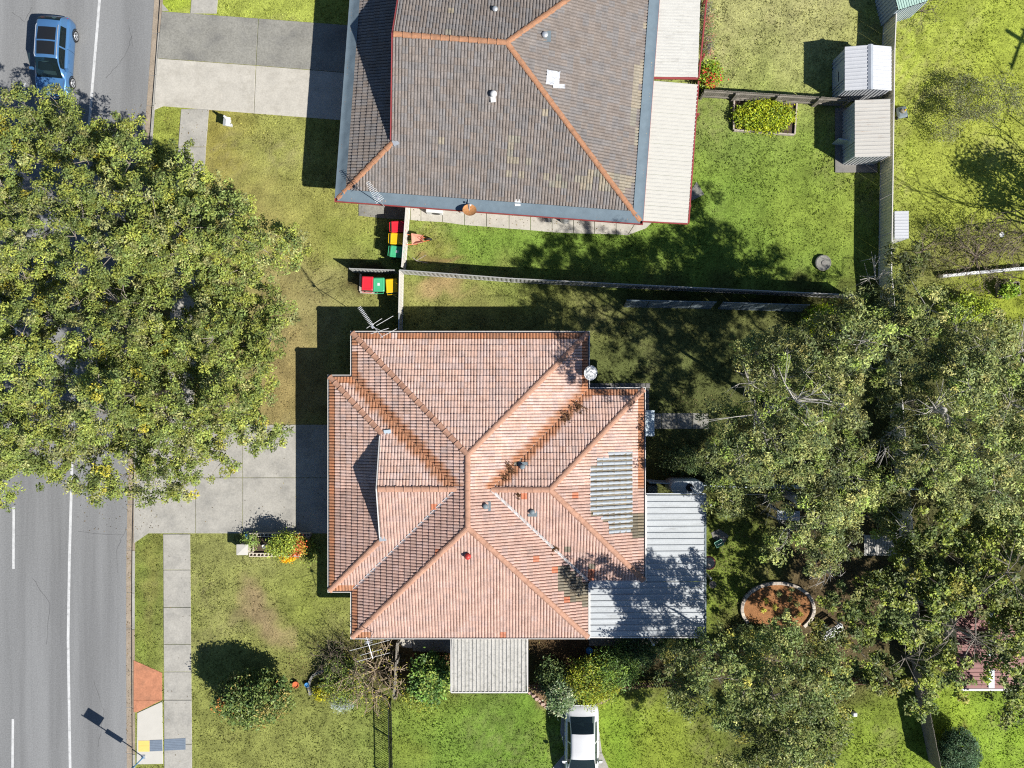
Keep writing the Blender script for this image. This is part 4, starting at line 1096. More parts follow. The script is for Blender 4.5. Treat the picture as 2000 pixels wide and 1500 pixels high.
# ================================================================== BINS
M_binbody = mat('bin_body', (.018,.045,.028), .55, .1, bump=0)
LID = {'red': mat('bin_lid_red', (.50,.018,.03), .42, .08, 4, 30, 0), 'yellow': mat('bin_lid_yellow', (.60,.36,.008), .42, .08, 4, 30, 0), 'green': mat('bin_lid_green', (.05,.32,.15), .42, .08, 4, 30, 0)}
def rr(w, d, z, r=.05, y0=0):
    out = []
    for sx, sy, a0 in ((1,1,0),(-1,1,90),(-1,-1,180),(1,-1,270)):
        for k in range(3):
            a = R(a0+45*k); out.append((sx*(w/2-r)+r*math.cos(a), y0+sy*(d/2-r)+r*math.sin(a), z))
    return out
def loft(rings, capb=True, capt=True):
    v = [p for r_ in rings for p in r_]; n = len(rings[0]); f = []
    for i in range(len(rings)-1):
        f += [(i*n+k, i*n+(k+1) % n, (i+1)*n+(k+1) % n, (i+1)*n+k) for k in range(n)]
    if capb: f.append(tuple(range(n-1,-1,-1)))
    if capt: f.append(tuple(range((len(rings)-1)*n, len(rings)*n)))
    return v, f
def wheelie_bin(px, py, colour, rz, label, tilt=0):
    h = 1.0; p = G(px, py, h)
    root = empty('wheelie_bin', (p.x, p.y, .02), label, 'bin', rz, 'wheelie bins by the side fences')
    mk('body', loft([rr(.44,.50,.06), rr(.47,.56,.5), rr(.54,.66,.95), rr(.57,.70,.96), rr(.57,.70,1.0)], True, True), M_binbody, root)
    ld = mk('lid', loft([rr(.585,.72,1.0), rr(.585,.72,1.04), rr(.56,.69,1.055), rr(.50,.62,1.075), rr(.46,.58,1.075), rr(.40,.50,1.068)], True, True), LID[colour], root)
    MB().tube([(-.24,-.33,1.03), (-.24,-.44,1.02), (.24,-.44,1.02), (.24,-.33,1.03)], .016, 6).put('handle', LID[colour], root)
    MB().box((0,-.355,1.03), (.50,.04,.05)).put('hinge', M_binbody, ld)
    if colour == 'green': MB().box((0,.02,1.077), (.12,.14,.012)).put('sticker', M_plas_w, ld)
    for s in (-1, 1):
        MB().tube([(s*.24,-.26,.10), (s*.30,-.26,.10)], .10, 12).put('wheel', M_rubber, root)
    MB().tube([(-.24,-.26,.10), (.24,-.26,.10)], .012, 6).put('axle', M_galv, root)
W_ = -math.pi/2
wheelie_bin(778, 443, 'red', W_+.04, 'red-lidded wheelie bin, topmost of three beside white side fence')
wheelie_bin(776, 466.5, 'yellow', W_-.05, 'yellow-lidded wheelie bin between red and green bins beside white side fence')
wheelie_bin(775.5, 492, 'green', W_-.12, 'green-lidded wheelie bin, bottom one of three beside white side fence')
wheelie_bin(718, 554, 'red', -.04, 'red-lidded wheelie bin, leftmost of three by grey fence above duplex')
wheelie_bin(740, 556.5, 'green', .0, 'green-lidded wheelie bin between red and yellow bins above duplex')
wheelie_bin(765, 558.5, 'yellow', .06, 'yellow-lidded wheelie bin nearest white fence above duplex')
# timber bin stand
bs_ = empty('bin_stand', G(722,570,0), 'low pale timber edge under the red and green bins above duplex', 'edging')
for (a_, b_) in ((G(704,571),G(737,573)), (G(705,535),G(704,569))):
    d = b_-a_; c = (a_+b_)/2; MB().box((c.x, c.y, .06), (d.length,.10,.14), math.atan2(d.y,d.x)).put('sleeper', M_stone, bs_, True)

# ================================================================== CARS
def lerp_keys(keys, t):
    """smooth interpolation of keyed rows"""
    for i in range(len(keys)-1):
        if t <= keys[i+1][0] or i == len(keys)-2:
            a, b = keys[i], keys[i+1]; s = min(1, max(0, (t-a[0])/(b[0]-a[0])))
            return [x+(y-x)*s for x, y in zip(a[1:], b[1:])]
def make_car(loc, rz, label, paint, K, wheels, sunroof=False, rails=False, glassy=None, seat_m=None, hatch=True):
    """K rows: y, half width at sill, half width at belt, belt z, deck half width, top half width, top z (roof or bonnet)
       front of the car is +y; glass picked by the y ranges in K2"""
    keys, gl = K
    root = empty('parked_car' if not hatch else 'driving_car', loc, label, 'car', rz)
    ys_ = []
    for i in range(len(keys)-1):
        n = max(2, int(abs(keys[i+1][0]-keys[i][0])/.07)); ys_ += [keys[i][0]+(keys[i+1][0]-keys[i][0])*k/n for k in range(n)]
    ys_.append(keys[-1][0])
    prof = []
    for y in ys_:
        def sm(t):
            r_ = [0]*6; wts = 0
            for o_, w_ in ((-.10,.2),(-.05,.25),(0,.4),(.05,.25),(.10,.2)):
                q = lerp_keys(keys, min(max(t+o_, keys[0][0]), keys[-1][0])); r_ = [a+b*w_ for a, b in zip(r_, q)]; wts += w_
            return [a/wts for a in r_]
        ws, wb, zb, wd, wt, zt = sm(y)
        half = [(ws*.90,.20),(ws*.98,.30),(ws,.46),(ws*.995,.62),(wb*1.0,zb-.12),(wb*.985,zb-.04),(wb*.955,zb)]
        nG = 6
        base = (wd, zb+.015)
        for k in range(nG+1):
            s = k/nG; bul = math.sin(s*math.pi)*.018
            half.append((base[0]+(wt-base[0])*s+bul, base[1]+(zt-.035-base[1])*s))
        for k in range(1, 6):
            s = k/5; half.append((wt*(1-s), zt-.035+.035*math.sin(s*math.pi/2)+.028*(1-(1-s)**2)*(wt/.6)))
        prof.append(half)
    nh = len(prof[0]); m = 2*nh-1
    v = []
    for y, half in zip(ys_, prof):
        v += [(x, y, z) for x, z in half]+[(-x, y, z) for x, z in half[-2::-1]]
    body_f = []; glass = {}
    for i in range(len(ys_)-1):
        yc = (ys_[i]+ys_[i+1])/2
        for k in range(m-1):
            kk = k if k < nh-1 else m-2-k
            q = (i*m+k, i*m+k+1, (i+1)*m+k+1, (i+1)*m+k)
            nm = None
            if 8 <= kk <= 11 and gl['side'][0] < yc < gl['side'][1] and not any(a < yc < b for a, b in gl['pillars']):
                nm = 'side_window_l' if k < nh-1 else 'side_window_r'
            if kk >= 13 and gl['wind'][0] < yc < gl['wind'][1]: nm = 'windscreen'
            if kk >= 13 and gl['rear'][0] < yc < gl['rear'][1]: nm = 'rear_window'
            if sunroof and kk >= 13 and (gl['sun'][0] < yc < gl['sun'][1]) and not (gl['sun'][2] < yc < gl['sun'][2]+.05) and kk >= 14: nm = 'sunroof'
            (body_f if nm is None else glass.setdefault(nm, [])).append(q)
    body_f += [tuple(range(m)), tuple(range((len(ys_)-1)*m, len(ys_)*m))[::-1]]
    def sub(faces):
        used = sorted({i for q in faces for i in q}); mp = {a: b for b, a in enumerate(used)}
        return [v[i] for i in used], [tuple(mp[i] for i in q)[::-1] for q in faces]
    bo = mk('body', sub(body_f), paint, root, smooth=True)
    for nm, fs in glass.items():
        mk({'side_window_l':'side_window','side_window_r':'side_window'}.get(nm, nm), sub(fs), M_sun if nm == 'sunroof' else M_carglass, bo, smooth=True)
    # cabin: floor tub, seats, dashboard and wheel seen through the glass
    s0, s1 = gl['rear'][1]+.1, gl['wind'][0]
    MB().box((0, (s0+s1)/2, .32), (1.25, s1-s0+.5, .05)).put('cabin_floor', M_black, root)
    for x in (-.34, .34):
        MB().box((x, s1-.55, .60), (.46,.48,.16)).box((x, s1-.82, .85), (.44,.14,.5)).put('seat', seat_m or M_rubber, root)
    MB().box((0, s0+.55, .60), (1.15,.5,.16)).box((0, s0+.28, .85), (1.12,.14,.42)).put('seat', seat_m or M_rubber, root)
    MB().box((0, s1+.22, .80), (1.2,.36,.12)).put('dashboard', M_rubber, root)
    MB().lathe([(.17,0),(.185,.01),(.17,.025)], (0,0,0), 16, Matrix.Translation((.34, s1-.02, .88)) @ Matrix.Rotation(R(65), 4, 'X')).put('steering_wheel', M_plas_w, root)
    wr = .31
    for wy in wheels:
        hwid = lerp_keys(keys, wy)[0]
        for s in (-1, 1):
            x1_ = s*(hwid+.012); x0_ = s*(hwid-.2)
            mb = MB(); mb.tube([(x0_,wy,wr),(x1_-s*.03,wy,wr),(x1_,wy,wr)], [wr,wr,wr-.03], 20); ty = mb.put('wheel', M_rubber, root)
            mb = MB(); mb.tube([(x1_-s*.01,wy,wr),(x1_+s*.006,wy,wr)], [wr*.70,wr*.66], 18)
            mb.put('rim', M_alu, ty)
            mb = MB()
            for k in range(5):
                a = 2*math.pi*k/5+.2; c = (x1_+s*.008, wy+math.cos(a)*wr*.42, wr+math.sin(a)*wr*.42)
                t_ = a+.63; cc = (x1_+s*.009, wy+math.cos(t_)*wr*.42, wr+math.sin(t_)*wr*.42)
                mb.tube([(cc[0]-s*.004, cc[1], cc[2]), (cc[0], cc[1], cc[2])], .05, 6)
            mb.put('rim_opening', M_black, ty)
            mb = MB(); vv = []; ff = []
            for k in range(15):
                a = math.pi*k/14
                for r_ in (wr+.0, wr+.055): vv.append((s*(hwid*1.0+.006), wy+math.cos(a)*r_, wr+.01+math.sin(a)*r_))
            for k in range(14): ff.append((2*k, 2*k+1, 2*k+3, 2*k+2))
            mk('wheel_arch', (vv, ff), M_black, bo)
    yf = keys[-1][0]; yr = keys[0][0]
    for gy in gl['gaps']:
        i = min(range(len(ys_)), key=lambda k: abs(ys_[k]-gy))
        for s in (1, -1): MB().tube([(s*(x+.003), ys_[i], z+.003) for x, z in prof[i][1:8]], .007, 4, False).put('panel_gap', M_black, bo)
    i = min(range(len(ys_)), key=lambda k: abs(ys_[k]-gl['wind'][1]-.06)); j = min(range(len(ys_)), key=lambda k: abs(ys_[k]-yf+.16))
    for s in (1, -1): MB().tube([(s*prof[k][10][0], ys_[k], prof[k][10][1]+.004) for k in range(i, j)], .007, 4, False).put('panel_gap', M_black, bo)
    MB().tube([(s*prof[j][k][0], ys_[j], prof[j][k][1]+.004) for s, k in [(1, k) for k in range(10, nh)]+[(-1, k) for k in range(nh-2, 9, -1)]], .007, 4, False).put('panel_gap', M_black, bo)
    for s in (-1, 1):
        my = gl['wind'][1]-.42; wbm = lerp_keys(keys, my)[1]
        mb = MB(); mb.add(*loft([[(s*(wbm+.08+dx), my+dy, 1.0+dz) for dx, dy, dz in ((-.09,-.05,-.07),(.09,-.04,-.06),(.10,-.03,.06),(-.08,-.04,.07))], [(s*(wbm+.08+dx), my+.1+dy, 1.0+dz) for dx, dy, dz in ((-.08,0,-.05),(.06,-.02,-.04),(.07,-.02,.04),(-.07,0,.05))]])); mb.tube([(s*(wbm-.06), my+.04, .95), (s*(wbm+.02), my+.03, .98)], .025, 6)
        mb.put('wing_mirror', paint, root)
        MB().add(*loft([[(s*(.58+dx), yf-.10+dy, .66+dz) for dx, dy, dz in ((-.13,.03,-.06),(.14,-.14,-.06),(.14,-.16,.06),(-.13,-.02,.07))], [(s*(.58+dx), yf-.02+dy, .64+dz) for dx, dy, dz in ((-.12,.0,-.05),(.13,-.17,-.05),(.12,-.20,.03),(-.12,-.05,.03))]])).put('headlight', M_lamp, root)
        MB().box((s*.63, yr+.13, .80), (.12,.10,.16), s*.3).put('tail_light', M_tail, root)
        for hy in gl['handles']:
            wbm = lerp_keys(keys, hy)[1]; MB().box((s*(wbm+.015), hy, .80), (.03,.17,.035)).put('door_handle', paint, root)
        if rails:
            MB().tube([(s*.55, gl['sun'][0]-.15, keys[3][6]-.02), (s*.56, gl['sun'][0]-.05, keys[3][6]+.025), (s*.56, gl['sun'][1]+.0, keys[3][6]+.015), (s*.55, gl['sun'][1]+.12, keys[3][6]-.04)], .02, 6).put('roof_rail', M_alu, root)
    MB().box((0, yr+.015, .60), (.5,.03,.12)).put('number_plate', M_plas_w, root); MB().box((0, yf-.005, .45), (.5,.03,.11)).put('number_plate', M_plas_w, root)
    MB().box((0, yf-.03, .58), (.9,.05,.10)).put('grille', M_black, root)
    for s in (-1, 1):
        MB().tube([(s*.1, gl['wind'][1]-.02, .93), (s*.1+.42, gl['wind'][1]-.10, .97)], .012, 4).put('wiper', M_black, root)
    return root
def car_glass():
    m = bpy.data.materials.new('car_glass'); m.use_nodes = True; nt = m.node_tree; bs = nt.nodes['Principled BSDF']
    bs.inputs['Base Color'].default_value = (.012,.022,.026,1); bs.inputs['Roughness'].default_value = .04; bs.inputs['Specular IOR Level'].default_value = .7
    tr = nt.nodes.new('ShaderNodeBsdfTransparent'); tr.inputs[0].default_value = (.45,.62,.62,1); mx = nt.nodes.new('ShaderNodeMixShader'); mx.inputs[0].default_value = .45
    nt.links.new(tr.outputs[0], mx.inputs[1]); nt.links.new(bs.outputs[0], mx.inputs[2]); nt.links.new(mx.outputs[0], nt.nodes['Material Output'].inputs['Surface'])
    return m
M_carglass = car_glass()
M_sun = mat('sunroof_glass', (.012,.013,.014), .08, .05, bump=0, spec=.6)
M_lamp = mat('lamp_lens', (.45,.47,.5), .15, .05, bump=0, spec=.7); M_tail = mat('tail_lens', (.35,.01,.015), .2, .05, bump=0)
M_blue = mat('blue_car_paint', (.065,.165,.33), .3, .04, 2, 10, 0, metal=.35, coat=.8)
M_white = mat('white_car_paint', (.50,.50,.495), .3, .02, 2, 10, 0, coat=.8)
# rows: y, sill half width, belt half width, belt z, glass-foot half width, top half width, top z
hatch_K = ([(-1.98,.62,.62,.72,.55,.50,.76),(-1.90,.78,.76,.88,.66,.55,1.00),(-1.72,.84,.82,.93,.72,.57,1.36),(-1.45,.85,.84,.94,.755,.57,1.46),(-.5,.86,.85,.93,.77,.585,1.52),(.30,.86,.85,.91,.77,.57,1.47),(.62,.86,.845,.90,.765,.575,1.33),(1.15,.86,.83,.88,.75,.66,.98),(1.28,.86,.82,.87,.74,.66,.91),(1.62,.85,.78,.80,.70,.58,.85),(1.90,.80,.72,.70,.62,.45,.76),(2.06,.62,.58,.56,.50,.34,.62)],
           dict(side=(-1.30,.78), pillars=[(-.30,-.22)], wind=(.40,1.22), rear=(-1.86,-1.52), sun=(-1.15,.22,-.50), handles=(-.55,.30), gaps=(-.26,.80)))
c = G(119, 118, .0)
blue = make_car((c.x-.05, c.y+.02, ROADZ), math.pi-R(4.0), 'blue hatchback with dark glass roof panels driving on the road', M_blue, hatch_K, (-1.22, 1.22), True, True)
sedan_K = ([(-2.06,.70,.66,.78,.58,.50,.90),(-1.97,.82,.80,.90,.70,.60,1.00),(-1.78,.86,.84,.94,.74,.64,1.05),(-1.62,.87,.85,.94,.745,.63,1.08),(-.85,.88,.86,.94,.77,.57,1.40),(-.60,.88,.86,.94,.77,.565,1.44),(.20,.88,.86,.93,.77,.57,1.45),(.45,.88,.86,.92,.77,.575,1.42),(1.10,.88,.845,.90,.76,.67,1.04),(1.25,.88,.84,.89,.75,.67,.96),(1.85,.86,.80,.80,.70,.58,.86),(2.15,.80,.72,.70,.62,.45,.76),(2.32,.64,.58,.56,.50,.34,.62)],
           dict(side=(-1.25,.85), pillars=[(-.28,-.20)], wind=(.54,1.18), rear=(-1.58,-.74), sun=(0,0,0), handles=(-.55,.42), gaps=(-1.2,-.24,.88)))
c = G(1136, 1377, .9)
make_car((c.x+.02, c.y-2.04, .03), math.pi, 'white sedan parked on the small concrete driveway beside shrubs', M_white, sedan_K, (-1.35, 1.40), seat_m=M_shed_blue, hatch=False)

# ================================================================== ROOF-TOP AND WALL FITTINGS
def antenna(label, base, mast_h, booms, els, clamp=True):
    root = empty('television_antenna', base, label, 'antenna')
    MB().tube([base, base+Vector((0,0,mast_h))], .02, 6).put('mast', M_galv, root, True)
    for p, q in booms: MB().tube([p, q], .018, 5).put('boom', M_alu, root, True)
    for p, q in els: MB().tube([p, q], .011, 5).put('element', M_plas_w, root, True)
    t = base+Vector((0,0,mast_h)); MB().box(t, (.12,.1,.1), .6).put('clamp', M_alu, root, True)
    return root
hA = 4.5
b = on_roof_s(738, 662)
els = []
p, q = G(702,600,hA), G(728,637,hA); nrm = Vector((-(q-p).y, (q-p).x, 0)).normalized()
for k in range(14):
    c = p.lerp(q, k/13.5); L_ = .09; els.append((c-nrm*L_, c+nrm*L_))
for a_, e_ in (((716,641),(746,622)), ((735,636),(768,617)), ((724,652),(759,641)), ((743,659),(775,642))): els.append((G(*a_,hA-.12), G(*e_,hA-.12)))
top = G(728,639,hA); mb_ = Vector((top.x, top.y, b.z-.3))
antenna('silver television antenna at the top left corner of the salmon roof', Vector((top.x, top.y-.0, EAVE-.1)), hA-EAVE+.05, [(p, q), (G(722,628,hA-.1), G(748,660,hA-.1))], els)
hA = 4.3
els = [(G(683,1271,hA), G(761,1250,hA)), (G(704,1280,hA), G(746,1268,hA)), (G(698,1292,hA), G(761,1275,hA))]+[(G(712,1250+k*4,hA+.05), G(727,1247+k*4,hA+.05)) for k in range(3)]
p, q = G(716,1245,hA), G(728,1286,hA)
tp = G(719,1254,hA); antenna('silver television antenna at the bottom left corner of the salmon roof', Vector((tp.x, tp.y, EAVE-.1)), hA-EAVE+.1, [(p, q)], els)
hA = 4.6
p, q = G(718,356,hA), G(744,395,hA); nrm = Vector((-(q-p).y, (q-p).x, 0)).normalized(); els = []
for k in range(13):
    c = p.lerp(q, k/13); els.append((c-nrm*(.10+.01*k), c+nrm*(.10+.01*k)))
tp = G(738,386,hA); antenna('small comb-like television antenna on the grey-tiled roof corner', Vector((tp.x, tp.y, EAVE+.0)), hA-EAVE, [(p, q)], els)
def dish(label, px, py, h, r, m, aim, foot):
    c = G(px, py, h); root = empty('satellite_dish', Vector(foot), label, 'satellite dish')
    aim = Vector(aim).normalized(); mt = Matrix.Translation(c) @ aim.to_track_quat('Z', 'Y').to_matrix().to_4x4()
    v = []; f = []; nr, ns = 5, 22
    for i in range(nr+1):
        rr_ = r*i/nr
        for k in range(ns):
            t_ = 2*math.pi*k/ns; v.append(mt @ Vector((rr_*math.cos(t_), rr_*1.08*math.sin(t_), .22*(rr_/r)**2*r)))
    for i in range(nr):
        for k in range(ns): f.append((i*ns+k, i*ns+(k+1) % ns, (i+1)*ns+(k+1) % ns, (i+1)*ns+k))
    mk('reflector', (v, f), m, root, True, True)
    fc = mt @ Vector((0, -r*.4, r*1.0)); MB().tube([mt @ Vector((0,-r*1.05,.2*r)), fc], .014, 5).put('arm', M_galv, root, True); MB().tube([fc, mt @ Vector((0,-r*.32,r*.8))], .04, 8).put('receiver', M_plas_w, root, True)
    MB().tube([Vector(foot), Vector((foot[0], foot[1], c.z-.1)), mt @ Vector((0,0,-.03))], .025, 6).put('mount', M_galv, root, True)
dc = G(1149, 733, 2.95)
dish('white satellite dish on the right eave of the salmon roof', 1152, 728, 3.2, .36, M_plas_w, (.45,-.15,.85), (dc.x-.12, dc.y, 2.62))
dc = G(915, 405, 2.7)
dish('rusty orange satellite dish at the gutter of the grey-tiled house', 917, 412, 3.0, .34, M_rust, (.1,.45,.8), (dc.x, dc.y+.35, 2.65))
def crate_unit(name, label, cat, px, py, w, d, h, m, rz=0, extra=None):
    p = G(px, py); root = empty(name, p, label, cat, rz)
    mk('casing', loft([rr(w,d,.04,.03), rr(w,d,h-.03,.03), rr(w-.05,d-.05,h,.03)]), m, root)
    for s in (-1, 1): MB().box((s*w*.35, 0, .02), (.08, d*.9, .06)).put('foot', M_rubber, root)
    if extra == 'fan':
        MB().tube([(.08,-d/2-.012,h*.5), (.08,-d/2+.01,h*.5)], h*.36, 18).put('fan_grille', M_black, root)
    return root
crate_unit('air_conditioner', 'white air conditioner unit on the slab path under grey-tiled eave', 'air conditioner', 850, 413, .85, .36, .6, M_plas_w, -.07, 'fan')
crate_unit('meter_box', 'white meter box on the slab path beside the rusty dish', 'meter box', 904, 413, .26, .22, .55, M_plas_w, -.07)
p = G(1103, 428); hwr = empty('water_heater', p, 'white hot water cylinder standing on slab path against grey-tiled house', 'water heater')
MB().lathe([(.24,.03),(.26,.06),(.26,1.35),(.24,1.42),(.1,1.46),(.02,1.47)], (0,0,0), 20).put('tank', M_plas_w, hwr, smooth=True); MB().lathe([(.27,0),(.27,.04)], (0,0,0), 12).put('base', M_conc_dark, hwr); MB().tube([(.1,.2,1.2),(.1,.32,1.2),(.1,.32,.1)], .02, 6).put('pipe', M_galv, hwr)
p = G(1071, 429); gr = empty('drain_grate', (p.x, p.y, .03), 'dark square drain grate in the slab path', 'drain'); MB().box((0,0,.01), (.36,.28,.02), -.07).put('pan', M_rubber, gr)
for k in range(5): MB().box((-.14+.07*k,0,.026), (.02,.26,.012), -.07).put('bar', M_galv, gr)
# wheelbarrow
p = G(816, 470); wb = empty('wheelbarrow', p, 'pink and orange wheelbarrow leaning by the white side fence', 'wheelbarrow', .05)
mk('tray', loft([[(-.12,-.16,.30),(.22,-.12,.30),(.22,.12,.30),(-.12,.16,.30)], [(-.26,-.30,.55),(.34,-.18,.50),(.34,.18,.50),(-.26,.30,.55)], [(-.23,-.27,.55),(.31,-.16,.50),(.31,.16,.50),(-.23,.27,.55)], [(-.10,-.14,.33),(.20,-.10,.33),(.20,.10,.33),(-.10,.14,.33)]]), M_plas_p, wb)
for s in (-1, 1):
    MB().tube([(-.62,s*.28,.55),(-.3,s*.24,.36),(.1,s*.16,.27),(.58,s*.04,.18)], .018, 6).put('handle', M_orange, wb)
    MB().tube([(-.22,s*.22,.33),(-.28,s*.2,0.01),(-.05,s*.2,.01),(.02,s*.18,.28)], .015, 6).put('leg', M_orange, wb)
MB().tube([(.36,-.17,.52),(.20,0,.56),(.36,.17,.52)], .015, 6).put('brace', M_orange, wb)
wl_ = MB().tube([(.58,-.04,.18),(.58,.04,.18)], .18, 16).put('wheel', M_rubber, wb); MB().tube([(.58,-.05,.18),(.58,.05,.18)], .06, 10).put('hub', M_orange, wl_)
p = G(820,506); st = empty('garden_stake', p, 'pale bent garden stake lying below the wheelbarrow', 'stake'); MB().tube([G(806,503,.04),G(813,509,.08),G(835,514,.05)], .018, 5).put('stick', M_stone, st, True); MB().tube([G(813,509,.1),G(832,498,.35)], .014, 5).put('prong', M_stone, st, True)
# letterbox on the lawn
p = G(452,246); lb = empty('letterbox', p, 'white letterbox with small upright figure on the front lawn', 'letterbox', -.1)
mk('box', loft([rr(.26,.34,.45,.02), rr(.28,.36,.72,.02)]), M_plas_w, lb); mk('roof', ([(-.18,-.22,.72),(.18,-.22,.72),(.18,.22,.72),(-.18,.22,.72),(0,-.22,.82),(0,.22,.82)], [(0,4,5,3),(4,1,2,5),(0,1,4),(2,3,5),(3,2,1,0)]), M_plas_w, lb)
MB().box((0,0,.22), (.12,.12,.46)).put('post', M_plas_w, lb); MB().lathe([(.02,.80),(.07,.84),(.08,.92),(.05,1.0),(.06,1.06),(.04,1.12),(.01,1.14)], (-.02,.16,0), 10).put('finial', M_plas_w, lb, smooth=True); MB().box((.2,-.12,.6), (.14,.05,.1), .5).put('flag', M_plas_w, lb)
# bus stop pole
p = G(281,1478); bsn = empty('bus_stop_pole', (p.x, p.y, .03), 'tall thin bus stop pole on the white concrete pad', 'sign pole')
MB().tube([(0,0,0),(0,0,3.7)], .03, 8).put('pole', mat('blue_paint', (.05,.22,.42), .4, .05, bump=0), bsn)
sx = Vector((.541,.841,0)); a_ = math.atan2(sx.y, sx.x)
c = sx*.27; MB().box((c.x, c.y, 3.12), (.5,.03,.95), a_).put('flag_panel', MATS['blue_paint'], bsn); c = sx*.0; MB().box((c.x, c.y, 1.72), (.26,.08,.9), a_).put('timetable_panel', MATS['blue_paint'], bsn); MB().box((0,0,.02), (.2,.2,.04)).put('base_plate', M_galv, bsn)
# power pole beyond the right edge (its shadow crosses the paddock)
p = G(2262,250); pp = empty('power_pole', p, 'timber power pole with crossarm casting a shadow on the paddock', 'power pole')
MB().tube([(0,0,0),(0,0,9.2)], [.15,.11], 10).put('pole', M_wood_old, pp); d = Vector((-.34,-.94,0)).normalized(); MB().tube([d*1.6+Vector((0,0,8.3)), -d*1.6+Vector((0,0,8.3))], .07, 6).put('crossarm', M_wood_old, pp)
for s in (-1.4,-.5,.5,1.4): MB().lathe([(.03,8.36),(.06,8.42),(.06,8.5),(.02,8.54)], d*s, 8).put('insulator', M_plas_w, pp)
# garden bed with timber edge in the north backyard
gb = empty('garden_bed', G(1492,232), 'timber-edged garden bed of yellow-green weeds in the north yard', 'garden bed')
q4 = GP([(1432,197),(1554,203),(1550,265),(1431,256)])
for i in range(4):
    a_, b_ = q4[i], q4[(i+1) % 4]; d = b_-a_; c = (a_+b_)/2; MB().box((c.x, c.y, .09), (d.length-.06,.07,.26), math.atan2(d.y,d.x)).put('sleeper', M_stone if i else M_wood_old, gb, True)
MB().prism([(p.x, p.y) for p in inset(ccw([(p.x,p.y) for p in q4]), .05)], -.05, .10).put('soil', M_soil, gb, True)
# raised planter at the right edge
gb2 = empty('raised_planter', G(1962,568), 'small raised planter box with leafy greens beside white retaining wall', 'planter')
q4 = GP([(1944,556),(1982,552),(1985,578),(1946,581)])
for i in range(4):
    a_, b_ = q4[i], q4[(i+1) % 4]; d = b_-a_; c = (a_+b_)/2; MB().box((c.x, c.y, .18), (d.length-.05,.06,.40), math.atan2(d.y,d.x)).put('side_board', M_wood_old, gb2, True)
MB().prism([(p.x, p.y) for p in inset(ccw([(p.x,p.y) for p in q4]), .04)], 0, .30).put('soil', M_soil, gb2, True)
rw = empty('retaining_wall', G(1920,534), 'low white retaining wall curving below the bare twiggy shrub', 'wall')
rp = [(1834,541),(1862,538),(1900,534),(1940,531),(1975,527),(2010,525),(2050,522)]
for i in range(len(rp)-1):
    a_, b_ = G(*rp[i]), G(*rp[i+1]); d = b_-a_; c = (a_+b_)/2; MB().box((c.x, c.y, .15), (d.length-.015,.14,.5), math.atan2(d.y,d.x)).put('block', M_plas_w, rw, True)
# half-round brick edged mulch bed
mbd = empty('mulch_bed', G(1520,1185), 'half-round mulch bed edged with pale bricks in the south yard', 'garden bed')
arc = []
for k in range(31):
    a = R(214-k*8.6); arc.append(G(1518+70*math.cos(a), 1188-50*math.sin(a)))
for i in range(len(arc)-1):
    a_, b_ = arc[i], arc[i+1]; d = b_-a_; c = (a_+b_)/2; MB().box((c.x, c.y, .06+random.uniform(-.01,.02)), (d.length*.94,.16,.22), math.atan2(d.y,d.x)+random.uniform(-.05,.05)).put('brick', M_stone if random.random() < .6 else M_block, mbd, True)
MB().prism([(p.x, p.y) for p in arc], -.02, .07).put('mulch', M_mulch, mbd, True)  # bed
# breeze-block planter by the driveway
bp_ = empty('block_planter', G(545,1063), 'planter of hollow concrete blocks beside the driveway with flowering shrubs', 'planter')
def block_mesh():
    L_, w_, h_ = .39, .19, .42; mb = MB(); t_ = .032
    mb.box((0,w_/2-t_/2,h_/2),(L_,t_,h_)).box((0,-w_/2+t_/2,h_/2),(L_,t_,h_))
    for x in (-L_/2+t_/2, 0, L_/2-t_/2): mb.box((x,0,h_/2-.002),(t_,w_-2*t_-.002,h_-.004))
    mb.box((0,0,.12),(L_-.01,w_-.01,.2))
    return mesh('block', mb.v, mb.f, M_block)
bm_ = block_mesh()
def block(px, py, rz):
    p = G(px, py, .3); o = bpy.data.objects.new('block', bm_); COL.objects.link(o); o.parent = bp_
    o.matrix_basis = Matrix.Translation(Vector((p.x, p.y, random.uniform(-.02,.0)))-bp_.location) @ Matrix.Rotation(rz+random.uniform(-.03,.03), 4, 'Z')
for k in range(8): block(495+k*14.9, 1044.5, 0); 
for k in range(8): block(495+k*14.9, 1083, 0)
for y in (1056, 1071): block(492, y, R(90)); block(600, y, R(90))
MB().prism([(p.x, p.y) for p in GP([(497,1049),(595,1049),(595,1079),(497,1079)])], 0, .26).put('soil', M_soil, bp_, True)
p = G(475,1072.5,.75); lb = empty('letterbox_pillar', (p.x, p.y, 0), 'cream letterbox pillar with flat cap at the end of block planter', 'letterbox')
mk('pillar', loft([rr(.46,.42,0,.01), rr(.46,.42,.86,.01)]), M_block, lb); mk('cap', loft([rr(.58,.54,.86,.01), rr(.58,.54,.92,.01), rr(.04,.04,.98,.01)]), M_pad_white, lb); MB().box((-.232,0,.62), (.02,.26,.05)).put('slot', M_black, lb)
def sphere_thing(name, label, cat, px, py, h, r, m, parts):
    p = G(px, py, h); root = empty(name, (p.x, p.y, p.z), label, cat)
    return root
def pot(label, px, py, r, h, m, fill=None, z=0):
    p = G(px, py, h); root = empty('plant_pot', (p.x, p.y, z), label, 'pot')
    MB().lathe([(r*.68,0),(r*.78,.03),(r,h-.05),(r*1.08,h-.04),(r*1.08,h),(r*.92,h),(r*.88,h-.06)], (0,0,0), 16).put('pot', m, root, smooth=False); MB().lathe([(r*.86,h-.09),(r*.85,h-.075)], (0,0,0), 14).put('soil', fill or M_soil, root)
    return root
M_bluepot = mat('blue_glaze', (.06,.22,.45), .3, .08, bump=0)
pot('small white pot inside the block planter', 517, 1066, .09, .34, M_plas_w, M_plas_w, .2)
